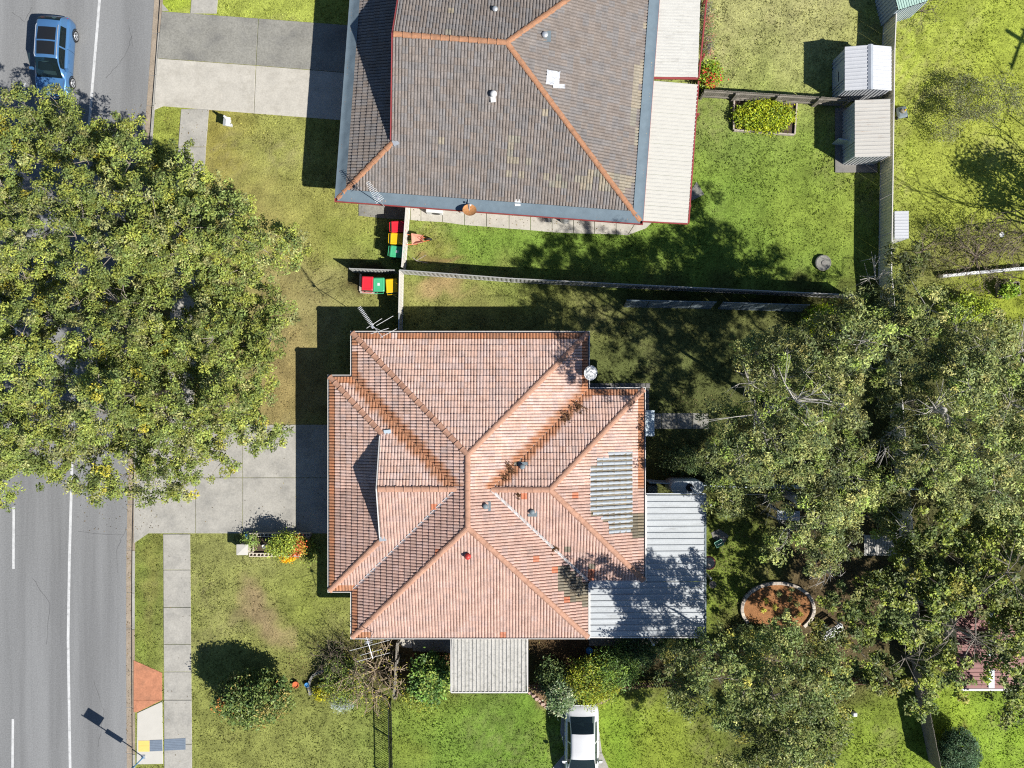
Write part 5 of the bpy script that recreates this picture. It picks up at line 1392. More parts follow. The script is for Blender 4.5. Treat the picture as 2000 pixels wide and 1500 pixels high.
pot('blue glazed pot at the top corner of the block planter', 483, 1047, .12, .3, M_bluepot, M_bluepot)
pot('blue pot on the soil behind the yellow-green shrub', 1151, 1271, .16, .3, M_bluepot)
pot('terracotta pot with dry plant beside the spotted shrub', 577, 1338, .16, .22, M_orange)
pot('small blue pot beside the stone garden edge', 599, 1338, .11, .2, M_bluepot, M_bluepot)
# round concrete lid in north yard, round stand by the patio
p = G(1606,514); rd = empty('stone_disc', p, 'round grey stone disc on the grass near the cream fence', 'stone disc')
MB().lathe([(.40,0),(.42,.06),(.41,.16),(.36,.19),(.34,.17),(.02,.165)], (0,0,0), 20).put('disc', M_conc_dark, rd); MB().lathe([(.14,.17),(.13,.20),(.02,.205)], (.03,-.02,0), 12).put('knob', M_paver, rd)
p = G(1384,1099,.6); rd = empty('round_table', (p.x, p.y, 0), 'small round table with red rim at the patio edge', 'table')
MB().lathe([(.34,.62),(.36,.63),(.36,.66),(.34,.67)], (0,0,0), 22).put('rim', mat('red_rim', (.45,.09,.08), .5, .1, bump=0), rd); MB().lathe([(.29,.665),(.29,.680)], (0,0,0), 20).put('top', M_stone, rd)
for k in range(3):
    a = k*2.094; MB().tube([(.2*math.cos(a),.2*math.sin(a),.62),(.28*math.cos(a),.28*math.sin(a),0)], .018, 5).put('leg', M_galv, rd)
p = G(1402,1060); cr = empty('garden_crate', p, 'pale green plastic crate on the grass beside the patio', 'crate', .5)
mk('tub', loft([rr(.36,.26,0,.03), rr(.42,.32,.26,.03), rr(.38,.28,.26,.03), rr(.34,.24,.05,.03)]), mat('green_plastic', (.20,.42,.30), .4, .06, bump=0), cr); MB().tube([(-.2,0,.24),(-.1,0,.36),(.1,0,.36),(.2,0,.24)], .012, 5).put('handle', M_plas_w, cr)
p = G(1391,1142); sp = pot('pale stone pot on dark soil beside the patio edge', 1392, 1142, .17, .35, M_stone)
# rainwater tank, pump box north of the patio
p = G(1343,952,1.7); tk = empty('water_tank', (p.x, p.y, 0), 'slimline steel rainwater tank with pipe beside the patio roof', 'water tank')
def stadium(L_, w_, z):
    out = []
    for k in range(9): a = R(-90+180*k/8); out.append((L_/2-w_/2+w_/2*math.cos(a), w_/2*math.sin(a), z))
    for k in range(9): a = R(90+180*k/8); out.append((-(L_/2-w_/2)+w_/2*math.cos(a), w_/2*math.sin(a), z))
    return out
mk('tank', loft([stadium(1.7,.66,0)]+[stadium(1.7+(.02 if k % 2 else 0), .66+(.02 if k % 2 else 0), .1*k+.05) for k in range(16)]+[stadium(1.66,.62,1.7)]), M_tank, tk); MB().lathe([(.19,1.70),(.19,1.73),(.15,1.74)], (.1,0,0), 18).put('strainer', M_black, tk); MB().tube([(.14,.02,1.78),(.45,-.38,2.3)], .045, 8).put('downpipe', M_shed_blue, tk)
crate_unit('pump_box', 'grey pump box between duplex wall and rainwater tank', 'pump box', 1270, 953, .5, .42, .8, M_fence_dk)
wf = steel_fence('inner_fence', 'shaded pale steel fence running behind the rainwater tank', [G(1261,937), G(1420,945), G(1560,948), G(1772,950)], 1.3, M_shed_blue)
# things half hidden under the big trees
def shade_roof(label, q, h, m, n, cat='shelter', name='shelter'):
    P = GP(q, h); c = sum(P, Vector())/4; root = empty(name, (c.x, c.y, 0), label, cat)
    sheet_roof(root, P[0], P[1], P[3], n, 4, .03, m)
    posts(root, [x.lerp(Vector((c.x, c.y, h)), .06) for x in P], h, M_galv, .06)
shade_roof('grey corrugated shelter roof half hidden by the trees', [(1688,1085),(1752,1085),(1752,1040),(1688,1045)], 2.0, M_awn, 3)
shade_roof('small silver lean-to roof under the branches north of the mulch bed', [(1518,1015),(1562,1018),(1562,992),(1518,996)], 1.8, M_galv, 2)
p = G(1620,1230); bn = empty('garden_bench', p, 'white slatted garden bench under the trees near mulch bed', 'bench', R(32))
for k in range(4): MB().box((0,-.16+.1*k,.43), (1.15,.08,.03)).put('slat', M_plas_w, bn)
for k in range(3): MB().box((0,.24,.55+.13*k), (1.15,.03,.09)).put('slat', M_plas_w, bn)
for sx_ in (-.5,.5):
    for sy_ in (-.17,.2): MB().box((sx_,sy_,.21 if sy_ < 0 else .45), (.05,.05,.42 if sy_ < 0 else .9)).put('leg', M_plas_w, bn)
crate_unit('meter_box', 'pale square box on the lawn beside the bottom trees', 'box', 1666, 1392, .22, .2, .3, M_plas_w)
p = G(1758,222); mv = empty('engine_block', p, 'small dark grey machine with yellow knob behind the cream fence', 'machine', .2)
mk('deck', loft([rr(.5,.55,.1,.1), rr(.52,.58,.22,.1), rr(.36,.4,.3,.08)]), M_fence_dk, mv); MB().lathe([(.12,.3),(.12,.42),(.06,.45)], (0,.02,0), 12).put('motor', M_wood_old, mv); MB().tube([(.05,.0,.44),(.1,.06,.5)], .035, 8).put('knob', LID['yellow'], mv)
for sx_ in (-.24,.24):
    for sy_ in (-.22,.22): MB().tube([(sx_,sy_,.09),(sx_*1.2,sy_,.09)], .09, 10).put('wheel', M_rubber, mv)
p = G(1955,459,.8); bf = empty('white_cup', (p.x, p.y, 0), 'small pale bowl on a stake among the bare twigs', 'bowl'); MB().lathe([(.03,.78),(.1,.82),(.13,.88),(.11,.88),(.02,.83)], (0,0,0), 12).put('bowl', M_plas_w, bf); MB().tube([(0,0,0),(0,0,.8)], .015, 5).put('stake', M_galv, bf)
# stones edging the shrub beds
for (label, pts) in (('row of pink edging stones on the left of the white car', [(1035,1352),(1042,1358),(1048,1364),(1054,1368),(1060,1374),(1066,1380)]), ('row of pink edging stones on the right of the white car', [(1168,1374),(1175,1371),(1181,1367),(1188,1363)])):
    root = empty('stone_edging', G(*pts[0]), label, 'stone edging')
    for q in pts:
        c = G(*q); k = random.uniform(.8, 1.25); n = 7
        ring0 = [(c.x+.15*k*math.cos(6.283*i/n)*random.uniform(.7,1.2), c.y+.11*k*math.sin(6.283*i/n)*random.uniform(.7,1.2), -.02) for i in range(n)]
        ring1 = [(c.x+(x-c.x)*.7, c.y+(y-c.y)*.7, .12*k) for x, y, z in ring0]
        mk('stone', loft([ring0, ring1]), mat('pink_stone', (.40,.28,.22), .9, .25, 6, 30, .4), root, True)
ge = empty('garden_edging', G(630,1325), 'curved grey concrete garden edge around the small yellow shrub', 'garden edging')
ep = [(607,1356),(604,1342),(606,1328),(612,1318),(622,1312),(634,1308),(648,1304),(662,1299),(676,1295)]
for i in range(len(ep)-1):
    a_, b_ = G(*ep[i]), G(*ep[i+1]); d = b_-a_; c = (a_+b_)/2; MB().box((c.x, c.y, .06), (d.length*.96,.12,.2), math.atan2(d.y,d.x)).put('block', M_conc_dark, ge, True)
LEAFK, SHRUBK = 1.68, 1.5
# ================================================================== VEGETATION
def leaf_quads(C, size, aspect, up, rng, col, cvar, flat=None):
    """C (n,3) leaf positions; rhombic folded leaves. returns V,F,cols"""
    n = len(C)
    d = rng.normal(size=(n,3)); d[:,2] *= .55; d /= np.linalg.norm(d, axis=1, keepdims=True)
    nn = rng.normal(size=(n,3)); nn[:,2] = np.abs(nn[:,2])+up; nn /= np.linalg.norm(nn, axis=1, keepdims=True)
    s = np.cross(d, nn); s /= np.linalg.norm(s, axis=1, keepdims=True)+1e-9
    nn = np.cross(s, d)
    L = size*rng.uniform(.65, 1.35, n)[:,None]; w = L*aspect
    V = np.empty((n,4,3)); V[:,0] = C-d*L*.5; V[:,1] = C+s*w*.5+nn*L*.08; V[:,2] = C+d*L*.5-nn*L*.08; V[:,3] = C-s*w*.5+nn*L*.08
    F = np.arange(4*n).reshape(n,4)
    k = 1+rng.normal(size=(n,1))*cvar; h = rng.normal(size=(n,1))*.06
    c = col*np.clip(k,.45,1.8)*np.concatenate([1+h, np.ones((n,1)), 1-h], 1)
    return V.reshape(-1,3), F, np.repeat(np.clip(c, .003, .9), 4, axis=0)
def tubes_np(segs, sides):
    """segs list of (p0,p1,r0,r1); fast many small tapered tubes"""
    S = np.array([[*a, *b, r0, r1] for a, b, r0, r1 in segs]); n = len(S)
    p, q = S[:,0:3], S[:,3:6]; d = q-p; d /= np.linalg.norm(d, axis=1, keepdims=True)+1e-9
    ref = np.where(np.abs(d[:,2:3]) < .9, np.array([[0,0,1.]]), np.array([[1.,0,0]]))
    a = np.cross(d, ref); a /= np.linalg.norm(a, axis=1, keepdims=True); b = np.cross(d, a)
    V = np.empty((n,2,sides,3))
    for k in range(sides):
        t = 2*math.pi*k/sides; o = a*math.cos(t)+b*math.sin(t)
        V[:,0,k] = p+o*S[:,6:7]; V[:,1,k] = q+o*S[:,7:8]
    base = (np.arange(n)*2*sides)[:,None]
    F = np.concatenate([base+np.array([[k, (k+1) % sides, sides+(k+1) % sides, sides+k]]) for k in range(sides)], 0)
    return V.reshape(-1,3), F
def bez(p, q, sag, rng, n=4):
    m = (p+q)/2+np.array([rng.normal()*.12, rng.normal()*.12, sag])*np.linalg.norm(q-p)
    return [(1-t)**2*p+2*t*(1-t)*m+t*t*q for t in np.linspace(0, 1, n+1)]
def dist_to_poly(x, y, poly):
    best = 1e9
    for i in range(len(poly)):
        x1, y1 = poly[i-1]; x2, y2 = poly[i]; dx, dy = x2-x1, y2-y1
        t = max(0, min(1, ((x-x1)*dx+(y-y1)*dy)/(dx*dx+dy*dy+1e-9))); best = min(best, math.hypot(x-x1-t*dx, y-y1-t*dy))
    return best
def make_tree(name, label, cat, trunk_px, outline, h_edge, h_mid, ramp, cols, seed, spacing=42, R_c=(.75,1.2), leaf=.13, aspect=.48, clus=18, per=44, bark=M_bark_grey, trunk_r=.22, under=.35, squash=.65, density=1.0, gap=.0, group=None, fork=None, twigs=True, upn=1.2, hole=None, hvar=.6, cvar=.2):
    """crown grown over a plan outline (photo pixels): clumps at heights rising from the rim to the middle"""
    rng = np.random.default_rng(seed)
    xs = [p[0] for p in outline]; ys_ = [p[1] for p in outline]
    pts = []; tries = 0
    while tries < 6000:
        tries += 1
        x = rng.uniform(min(xs), max(xs)); y = rng.uniform(min(ys_), max(ys_))
        if not inside(x, y, outline): continue
        if any((x-a)**2+(y-b)**2 < spacing*spacing for a, b, _ in pts): continue
        d = dist_to_poly(x, y, outline)
        if d < spacing*.32: continue
        pts.append((x, y, d))
    clumps = []
    ccx = sum(p[0] for p in pts)/len(pts); ccy = sum(p[1] for p in pts)/len(pts)
    for x, y, d in pts:
        bare = rng.random() < gap
        if hole and any((x-a)**2+(y-b)**2 < r_*r_ for a, b, r_ in hole): continue
        t = min(1, d/ramp)
        h = h_edge+(h_mid-h_edge)*(t*(2-t))+rng.normal()*hvar
        r_ = rng.uniform(*R_c)*(.72+.28*min(1, d/(spacing*1.3)))
        clumps.append((np.array(G(x, y, h)), r_, 0.0 if bare else 1.0))
        if not bare and rng.random() < under:
            h2 = h-rng.uniform(1.0, 2.2); clumps.append((np.array(G(ccx+(x-ccx)*.93, ccy+(y-ccy)*.93, max(1.6, h2))), r_*.9, .8))
    base = np.array(G(*trunk_px)); base[2] = 0
    root = empty(name, Vector(base), label, cat, 0, group)
    hf = fork or min(c[0][2] for c in clumps)*.55
    top = base+np.array([rng.normal()*.15, rng.normal()*.15, hf])
    mb = MB(); mb.tube([base+np.array([0,0,-.1]), base+(top-base)*.3, base+(top-base)*.7, top], [trunk_r*1.35, trunk_r*1.05, trunk_r*.95, trunk_r*.85], 10)
    mb.put('trunk', bark, root, True, True)
    segs = []
    order = sorted(clumps, key=lambda c: np.linalg.norm(c[0][:2]-top[:2]))
    nodes = [(top, trunk_r*.8)]
    LV = []; LF = []; LC = []; nv = 0
    centres = []; cfac = []
    for C, r_, lev in order:
        # branch from the nearest existing node that lies inward
        bi = min(range(len(nodes)), key=lambda i: np.linalg.norm(nodes[i][0]-C)+.35*np.linalg.norm(nodes[i][0][:2]-top[:2]))
        P, pr = nodes[bi]; rad = max(.022, min(pr*.74, .095))
        path = bez(P, C-np.array([0,0,r_*.25]), .06, rng, 4)
        for k in range(4): segs.append((path[k], path[k+1], rad*(1-.15*k)+.0, rad*(1-.15*(k+1))))
        nodes.append((path[4], rad*.5)); nodes.append((path[2], rad*.75))
        if lev == 0:      # a bare limb whose twigs show against the shade below
            for k in range(9):
                e = C+np.array([rng.normal()*.55, rng.normal()*.55, rng.uniform(-.1,.6)])*r_; mid = C*.5+e*.5+rng.normal(size=3)*.12
                segs.append((C-np.array([0,0,r_*.25]), mid, .022, .016)); segs.append((mid, e, .016, .007))
                for q in range(2): segs.append((mid, e+rng.normal(size=3)*.3, .010, .005))
            continue
        m = max(5, int(clus*density*(r_/1.0)**2*rng.uniform(.8,1.2)))
        th = rng.uniform(0, 2*np.pi, m); cz = rng.uniform(-.35, 1, m); sr = np.sqrt(1-np.clip(cz,-1,1)**2)
        rad_ = r_*rng.uniform(.55, 1.08, m)
        cl = C+np.stack([np.cos(th)*sr*rad_, np.sin(th)*sr*rad_, cz*rad_*squash], 1)
        # a few sprays stick out of the clump so the outline is ragged
        ff = math.exp(rng.normal()*cvar)
        for c_ in cl: centres.append((c_, r_)); cfac.append(ff)
        if twigs:
            for c_ in cl[:max(3, m//4)]:
                mid = C*.45+c_*.55+rng.normal(size=3)*.06; segs.append((C-np.array([0,0,r_*.2]), mid, .013, .009)); segs.append((mid, c_, .009, .004))
    cen = np.array([c for c, _ in centres]); n = len(cen)
    cols = np.array(cols); wts = cols[:,3]/cols[:,3].sum(); cols[:,:3] *= LEAFK
    pick = rng.choice(len(cols), n, p=wts)
    ccol = cols[pick,:3]*(1+rng.normal(size=(n,1))*.15)*np.array(cfac)[:,None]
    cnt = np.maximum(8, (per*rng.uniform(.6,1.4,n)).astype(int))
    idx = np.repeat(np.arange(n), cnt)
    N_ = len(idx)
    off = rng.normal(size=(N_,3)); off /= np.linalg.norm(off, axis=1, keepdims=True); off *= (rng.uniform(0,1,N_)**.45)[:,None]*np.array([.27,.27,.20])*rng.uniform(.75,1.35,n)[idx][:,None]
    V, F, Cc = leaf_quads(cen[idx]+off, leaf, aspect, upn, rng, ccol[idx], .2)
    link('crown', np_mesh('crown', V, F, M_leaf, Cc), root, True)
    if segs:
        V, F = tubes_np(segs, 5)
        link('branches', np_mesh('branches', V, F, bark), root, True)
    return root
def sc(c, k=1.0): return tuple(x*k for x in c)
YG, MG, DG, OL, YL = (.165,.190,.030), (.105,.140,.028), (.052,.080,.022), (.135,.140,.050), (.25,.215,.02)
street_cols = [(.160,.178,.034,1.5), (.124,.150,.033,2.4), (.088,.112,.030,1.6), (.160,.165,.060,1.3), (.21,.19,.025,.15)]
gum_cols = [(.096,.112,.034,2.0), (.064,.082,.028,1.5), (.140,.150,.048,1.5), (.175,.168,.055,.5), (.115,.148,.030,.9)]
dark_cols = [(.068,.090,.026,1.8), (.100,.122,.032,1.6), (.145,.155,.050,1.0), (.19,.18,.035,.4)]
T1 = [(-120,150),(-40,185),(30,190),(62,183),(100,190),(132,192),(150,235),(165,255),(185,225),(215,212),(248,232),(268,275),(300,292),(330,278),(362,292),(405,330),(420,352),(452,372),(500,418),(540,452),(575,440),(606,462),(598,498),(566,520),(520,560),(430,580),(330,600),(220,590),(100,600),(0,590),(-120,600)]
T2 = [(-120,560),(0,560),(120,570),(230,560),(340,570),(440,555),(530,530),(565,535),(592,575),(604,612),(588,640),(578,680),(540,706),(530,735),(545,762),(506,790),(538,815),(556,850),(540,880),(505,896),(470,850),(440,880),(448,912),(424,962),(385,938),(345,990),(300,956),(262,968),(232,990),(212,1022),(196,985),(160,985),(140,930),(118,912),(80,952),(30,972),(-40,975),(-120,960)]
make_tree('street_tree', 'big leafy street tree overhanging the road just below the blue hatchback', 'tree', (352,470), T1, 4.6, 7.6, 170, street_cols, 101, group='street trees over the road', per=78, clus=23, leaf=.115, gap=.04, under=.6, hvar=.95, R_c=(.8,1.3), spacing=47, cvar=.12)
make_tree('street_tree', 'big leafy street tree overhanging road, footpath and shared driveway', 'tree', (350,760), T2, 4.6, 7.8, 190, street_cols, 102, group='street trees over the road', per=78, clus=23, leaf=.115, gap=.04, under=.6, hvar=.95, R_c=(.8,1.3), spacing=47, cvar=.12)
# gums and other trees on the right
R1 = [(1378,902),(1392,850),(1384,810),(1430,770),(1420,735),(1455,690),(1480,660),(1530,650),(1565,630),(1600,640),(1632,600),(1660,576),(1710,560),(1755,590),(1768,660),(1756,760),(1775,880),(1770,960),(1700,975),(1600,965),(1500,955),(1440,950),(1400,930)]
make_tree('gum_tree', 'olive gum tree with pale branches shading the duplex back yard', 'tree', (1500,790), R1, 6.0, 10.5, 120, gum_cols, 111, bark=M_bark_pale, gap=.15, leaf=.13, aspect=.36, per=62, clus=25, spacing=52, R_c=(.9,1.4), hvar=.95, cvar=.26, group='trees along the back boundary', under=.5)
R2 = [(1700,640),(1690,545),(1722,510),(1775,500),(1815,520),(1842,560),(1880,610),(1930,615),(1985,640),(2080,650),(2120,760),(2120,960),(2040,1010),(1960,1010),(1880,1000),(1800,985),(1740,930),(1730,800),(1735,720)]
make_tree('gum_tree', 'tall olive gum tree right of the back fence below white retaining wall', 'tree', (1790,790), R2, 6.0, 10.5, 130, gum_cols, 112, bark=M_bark_pale, gap=.15, leaf=.13, aspect=.36, per=60, clus=24, spacing=52, R_c=(.9,1.4), hvar=.95, cvar=.26, group='trees along the back boundary', under=.5)
R3 = [(1385,940),(1500,935),(1640,950),(1770,955),(1805,1020),(1775,1065),(1700,1030),(1680,1085),(1640,1100),(1655,1150),(1610,1160),(1575,1120),(1530,1110),(1490,1060),(1520,1010),(1470,1000),(1440,1010),(1400,985)]
make_tree('gum_tree', 'dark olive tree above the half-round mulch bed', 'tree', (1540,965), R3, 4.0, 7.0, 90, gum_cols, 113, bark=M_bark_pale, gap=.15, leaf=.13, aspect=.38, per=60, clus=26, spacing=48, R_c=(.85,1.3), hvar=.85, cvar=.26, group='trees along the back boundary', under=.45)
R4 = [(1770,985),(1880,975),(2000,990),(2110,1000),(2120,1200),(2060,1320),(1990,1400),(1950,1395),(1925,1350),(1880,1350),(1840,1345),(1815,1385),(1770,1392),(1735,1345),(1690,1320),(1640,1310),(1600,1270),(1592,1200),(1610,1150),(1680,1140),(1720,1100),(1740,1060)]
make_tree('spreading_tree', 'wide dark green tree spreading over the red-roofed outbuilding', 'tree', (1790,1170), R4, 4.4, 7.6, 230, dark_cols+[(.15,.18,.03,1.6)], 114, leaf=.15, aspect=.52, per=50, clus=24, spacing=50, R_c=(.85,1.3), hvar=.9, cvar=.26, under=.4, gap=.10, group='trees along the back boundary', hole=[(1640,1275,34),(1940,1200,36),(1948,1322,30),(1995,1275,38),(1720,1068,34)])
R5 = [(1262,1285),(1300,1250),(1360,1262),(1390,1225),(1440,1225),(1490,1240),(1540,1220),(1600,1250),(1640,1290),(1662,1350),(1650,1420),(1662,1470),(1640,1560),(1430,1570),(1395,1500),(1425,1450),(1400,1405),(1350,1390),(1290,1350),(1262,1320)]
make_tree('garden_tree', 'dense dark tree between patio roof and bottom lawn', 'tree', (1420,1280), R5, 4.3, 7.2, 110, dark_cols, 115, leaf=.125, aspect=.45, per=60, clus=27, spacing=48, R_c=(.85,1.3), hvar=.85, cvar=.26, under=.45, group='trees along the back boundary')

def make_shrub(name, label, px, py, h, rx, ry, cols, seed, leaf=.09, aspect=.5, clus=40, per=34, cat='shrub', group=None, z0=0.0, stems=True, spread=.16, upn=.8, ragged=.1):
    """small rounded shrub: foliage clusters over an ellipsoid plus a few stems"""
    rng = np.random.default_rng(seed); c = np.array(G(px, py, h*.55)); c[2] = 0
    k = F_PX/CAM_H; rx /= k; ry /= k; clus = int(clus*2.0); leaf *= 1.15
    root = empty(name, (c[0], c[1], z0), label, cat, 0, group)
    th = rng.uniform(0, 2*np.pi, clus); cz = rng.uniform(-.25, 1, clus); sr = np.sqrt(1-cz**2*.98); f = rng.uniform(.62, 1+ragged, clus)
    cen = np.stack([c[0]+np.cos(th)*sr*f*rx, c[1]+np.sin(th)*sr*f*ry, z0+h*.5+cz*f*h*.5], 1)
    cols = np.array(cols); cols[:,:3] *= SHRUBK; pick = rng.choice(len(cols), clus, p=cols[:,3]/cols[:,3].sum())
    ccol = cols[pick,:3]*(1+rng.normal(size=(clus,1))*.12); idx = np.repeat(np.arange(clus), per)
    off = rng.normal(size=(len(idx),3))*spread
    V, F, Cc = leaf_quads(cen[idx]+off, leaf, aspect, upn, rng, ccol[idx], .2)
    link('foliage', np_mesh('foliage', V, F, M_leaf, Cc), root, True)
    if stems:
        segs = []; b = np.array([c[0], c[1], z0])
        for q in cen[::2]:
            m = b*.5+q*.5+rng.normal(size=3)*.05; m[2] = z0+(q[2]-z0)*.4; segs += [(b, m, .025, .016), (m, q, .016, .006)]
        V, F = tubes_np(segs, 5); link('stems', np_mesh('stems', V, F, M_bark_grey), root, True)
    return root
green = [(*MG,2), (*YG,1.2), (.085,.12,.03,1)]
make_shrub('spotted_shrub', 'round dark shrub with yellow and orange flecks on the front lawn', 497, 1364, 2.8, 64, 40, [(.065,.10,.026,2.4), (.10,.13,.032,1.8), (.20,.17,.05,.55), (.27,.12,.03,.18)], 201, clus=260, per=46, leaf=.115)
make_shrub('leafy_shrub', 'leafy green shrub left of the tangled bare shrub', 672, 1330, 1.2, 36, 42, green, 202, clus=60)
make_shrub('leafy_shrub', 'small bright yellow shrub inside the curved garden edge', 630, 1352, .6, 18, 14, [(.28,.26,.01,2), (.2,.2,.02,1), (.05,.06,.02,.7)], 203, clus=34, leaf=.06, spread=.09)
make_shrub('leafy_shrub', 'broad-leaved green shrub left of the lichen-stained awning', 842, 1325, 1.5, 38, 42, [(.10,.17,.03,2), (.07,.12,.03,1.5), (.16,.2,.04,.8)], 204, clus=60, leaf=.13, aspect=.6)
make_shrub('leafy_shrub', 'yellow-green low shrub at the bottom left of the awning', 818, 1366, .7, 30, 18, [(.19,.21,.03,2), (.13,.17,.03,1)], 205, clus=30, leaf=.07)
make_shrub('leafy_shrub', 'bright yellow-green shrub behind the white car', 1160, 1330, 2.0, 46, 42, [(.18,.21,.018,2.2), (.22,.21,.02,1.0), (.12,.175,.028,1.6)], 206, clus=100, leaf=.10, aspect=.3, per=40)
make_shrub('leafy_shrub', 'green feathery shrub behind the bright yellow-green one', 1200, 1305, 1.8, 42, 34, [(.08,.14,.03,2), (.13,.2,.03,1), (.06,.09,.025,1)], 207, clus=70, leaf=.12, aspect=.28)
make_shrub('leafy_shrub', 'pale variegated shrub over the rear corner of white car', 1094, 1358, 1.9, 20, 27, [(.12,.17,.08,1.6), (.30,.33,.20,1.2), (.06,.10,.03,1.4)], 208, clus=60, leaf=.11, aspect=.42)
make_shrub('leafy_shrub', 'dark shrub right of the awning along the picket fence', 1080, 1320, 1.3, 28, 30, [(.05,.08,.025,2), (.09,.12,.035,1)], 209, clus=44)
make_shrub('leafy_shrub', 'dark glossy shrub below the patio roof', 1240, 1275, 1.2, 44, 24, [(.04,.07,.024,2), (.07,.11,.03,1)], 210, clus=50)
make_shrub('leafy_shrub', 'dark green shrub on the corner below the patio roof', 1330, 1262, 1.5, 40, 26, [(.05,.08,.024,2), (.09,.13,.03,1)], 211, clus=56)
make_shrub('leafy_shrub', 'red-flowered green bush at the edge of weathered patio roof', 1385, 146, 1.0, 20, 20, [(.14,.22,.02,2), (.2,.25,.02,1), (.4,.04,.03,.25)], 212, clus=34, leaf=.09, aspect=.6)
make_shrub('leafy_shrub', 'purple-grey strip of flowers beside weathered patio roof', 1384, 55, .5, 10, 50, [(.12,.10,.11,1), (.12,.15,.05,1), (.30,.12,.09,.8)], 213, clus=40, leaf=.05, spread=.1, stems=False)
make_shrub('hedge_ball', 'clipped round blue-green hedge beside timber fence at bottom right', 1872, 1470, 1.7, 40, 46, [(.055,.10,.045,2), (.08,.13,.055,1), (.04,.07,.03,1)], 214, clus=330, per=30, leaf=.06, spread=.07, ragged=0.0, cat='hedge')
make_shrub('planter_shrub', 'yellow-green shrub in the middle of the block planter', 556, 1062, 1.5, 24, 17, [(.20,.23,.03,2), (.14,.19,.03,1.4)], 215, clus=46, leaf=.09, z0=.2)
make_shrub('planter_shrub', 'red-leaved shrub at the right end of the block planter', 584, 1066, .9, 15, 14, [(.42,.09,.03,2), (.40,.22,.03,.8), (.18,.2,.03,.5)], 216, clus=22, leaf=.08, z0=.2)
make_shrub('flower_clump', 'orange flower clump below the block planter', 561, 1087, .4, 12, 7, [(.62,.27,.008,2), (.55,.36,.01,1)], 217, clus=26, leaf=.07, spread=.07, stems=False, cat='flowers')
make_shrub('planter_shrub', 'small green shrub against the duplex wall beside block planter', 604, 1075, .7, 9, 16, [(.18,.22,.03,2), (.12,.16,.03,1)], 218, clus=16, leaf=.08)
make_shrub('planter_shrub', 'small green herb at the left end of the block planter', 491, 1057, .6, 8, 12, [(.16,.22,.05,2)], 219, clus=10, leaf=.07, z0=.1)
make_shrub('weeds', 'yellow-green weeds filling the timber-edged garden bed', 1492, 228, .55, 52, 27, [(.20,.25,.012,2), (.26,.28,.015,1.4), (.12,.17,.02,1)], 220, clus=170, leaf=.10, aspect=.4, spread=.12, z0=.06, stems=False, cat='weeds')
make_shrub('leafy_greens', 'leafy greens growing in the raised planter box', 1965, 568, .4, 17, 11, [(.14,.22,.02,2), (.2,.27,.03,1)], 221, clus=26, leaf=.10, aspect=.6, spread=.08, z0=.28, stems=False, cat='vegetables')
make_shrub('leafy_shrub', 'lime green shrub at the upper left of the olive gum tree', 1606, 628, 1.8, 30, 24, [(.25,.30,.01,2), (.18,.24,.02,1)], 222, clus=50, leaf=.12)
make_shrub('leafy_shrub', 'lime patch of low shrubs right of the gum below the planter', 1890, 605, 1.4, 46, 22, [(.19,.24,.02,2), (.11,.15,.03,1)], 223, clus=56, leaf=.1)
make_shrub('silver_shrub', 'pale silver-grey dome shrub on the lawn below leafy shrub', 669, 1372, .6, 20, 14, [(.36,.40,.38,2), (.25,.29,.27,1)], 224, clus=34, leaf=.06, aspect=.25, spread=.09)
make_shrub('leafy_shrub', 'low green shrub beside the rear wall of duplex yard', 1330, 900, 1.0, 40, 22, [(.05,.075,.025,2), (.08,.1,.03,1)], 225, clus=44)
make_shrub('leafy_shrub', 'shaded green shrub under the gum near the rainwater tank', 1420, 930, 1.4, 40, 26, [(.05,.07,.025,2), (.08,.1,.03,1)], 226, clus=50)
make_shrub('leafy_shrub', 'grassy shrub on the mulch bed edge nearest the patio', 1480, 1245, .9, 34, 18, [(.07,.10,.03,2), (.11,.13,.04,1)], 227, clus=40, leaf=.14, aspect=.2)
SEED = ['dark seedling nearest the top left of the mulch bed', 'green seedling near the top middle of the mulch bed', 'green seedling right of the top middle of the mulch bed', 'yellow seedling just left of the mulch bed centre', 'green seedling right of the mulch bed centre', 'green seedling near the right edge of the mulch bed', 'yellow seedling near the left edge of the mulch bed', 'green seedling lowest in the middle of the mulch bed', 'green seedling topmost in the mulch bed', 'yellow seedling lowest on the right of the mulch bed']
for k, (x, y) in enumerate([(1497,1172),(1520,1160),(1540,1170),(1512,1186),(1535,1192),(1556,1180),(1490,1192),(1520,1205),(1545,1150),(1562,1200)]):
    make_shrub('seedling', SEED[k], x, y, .22, 3.5, 3.5, [(.10,.14,.05,1), (.2,.18,.05,.6)] if k % 3 else [(.40,.38,.06,1)], 300+k, clus=6, per=14, leaf=.05, spread=.05, z0=.06, stems=False, cat='seedling', group='seedlings in the mulch bed')

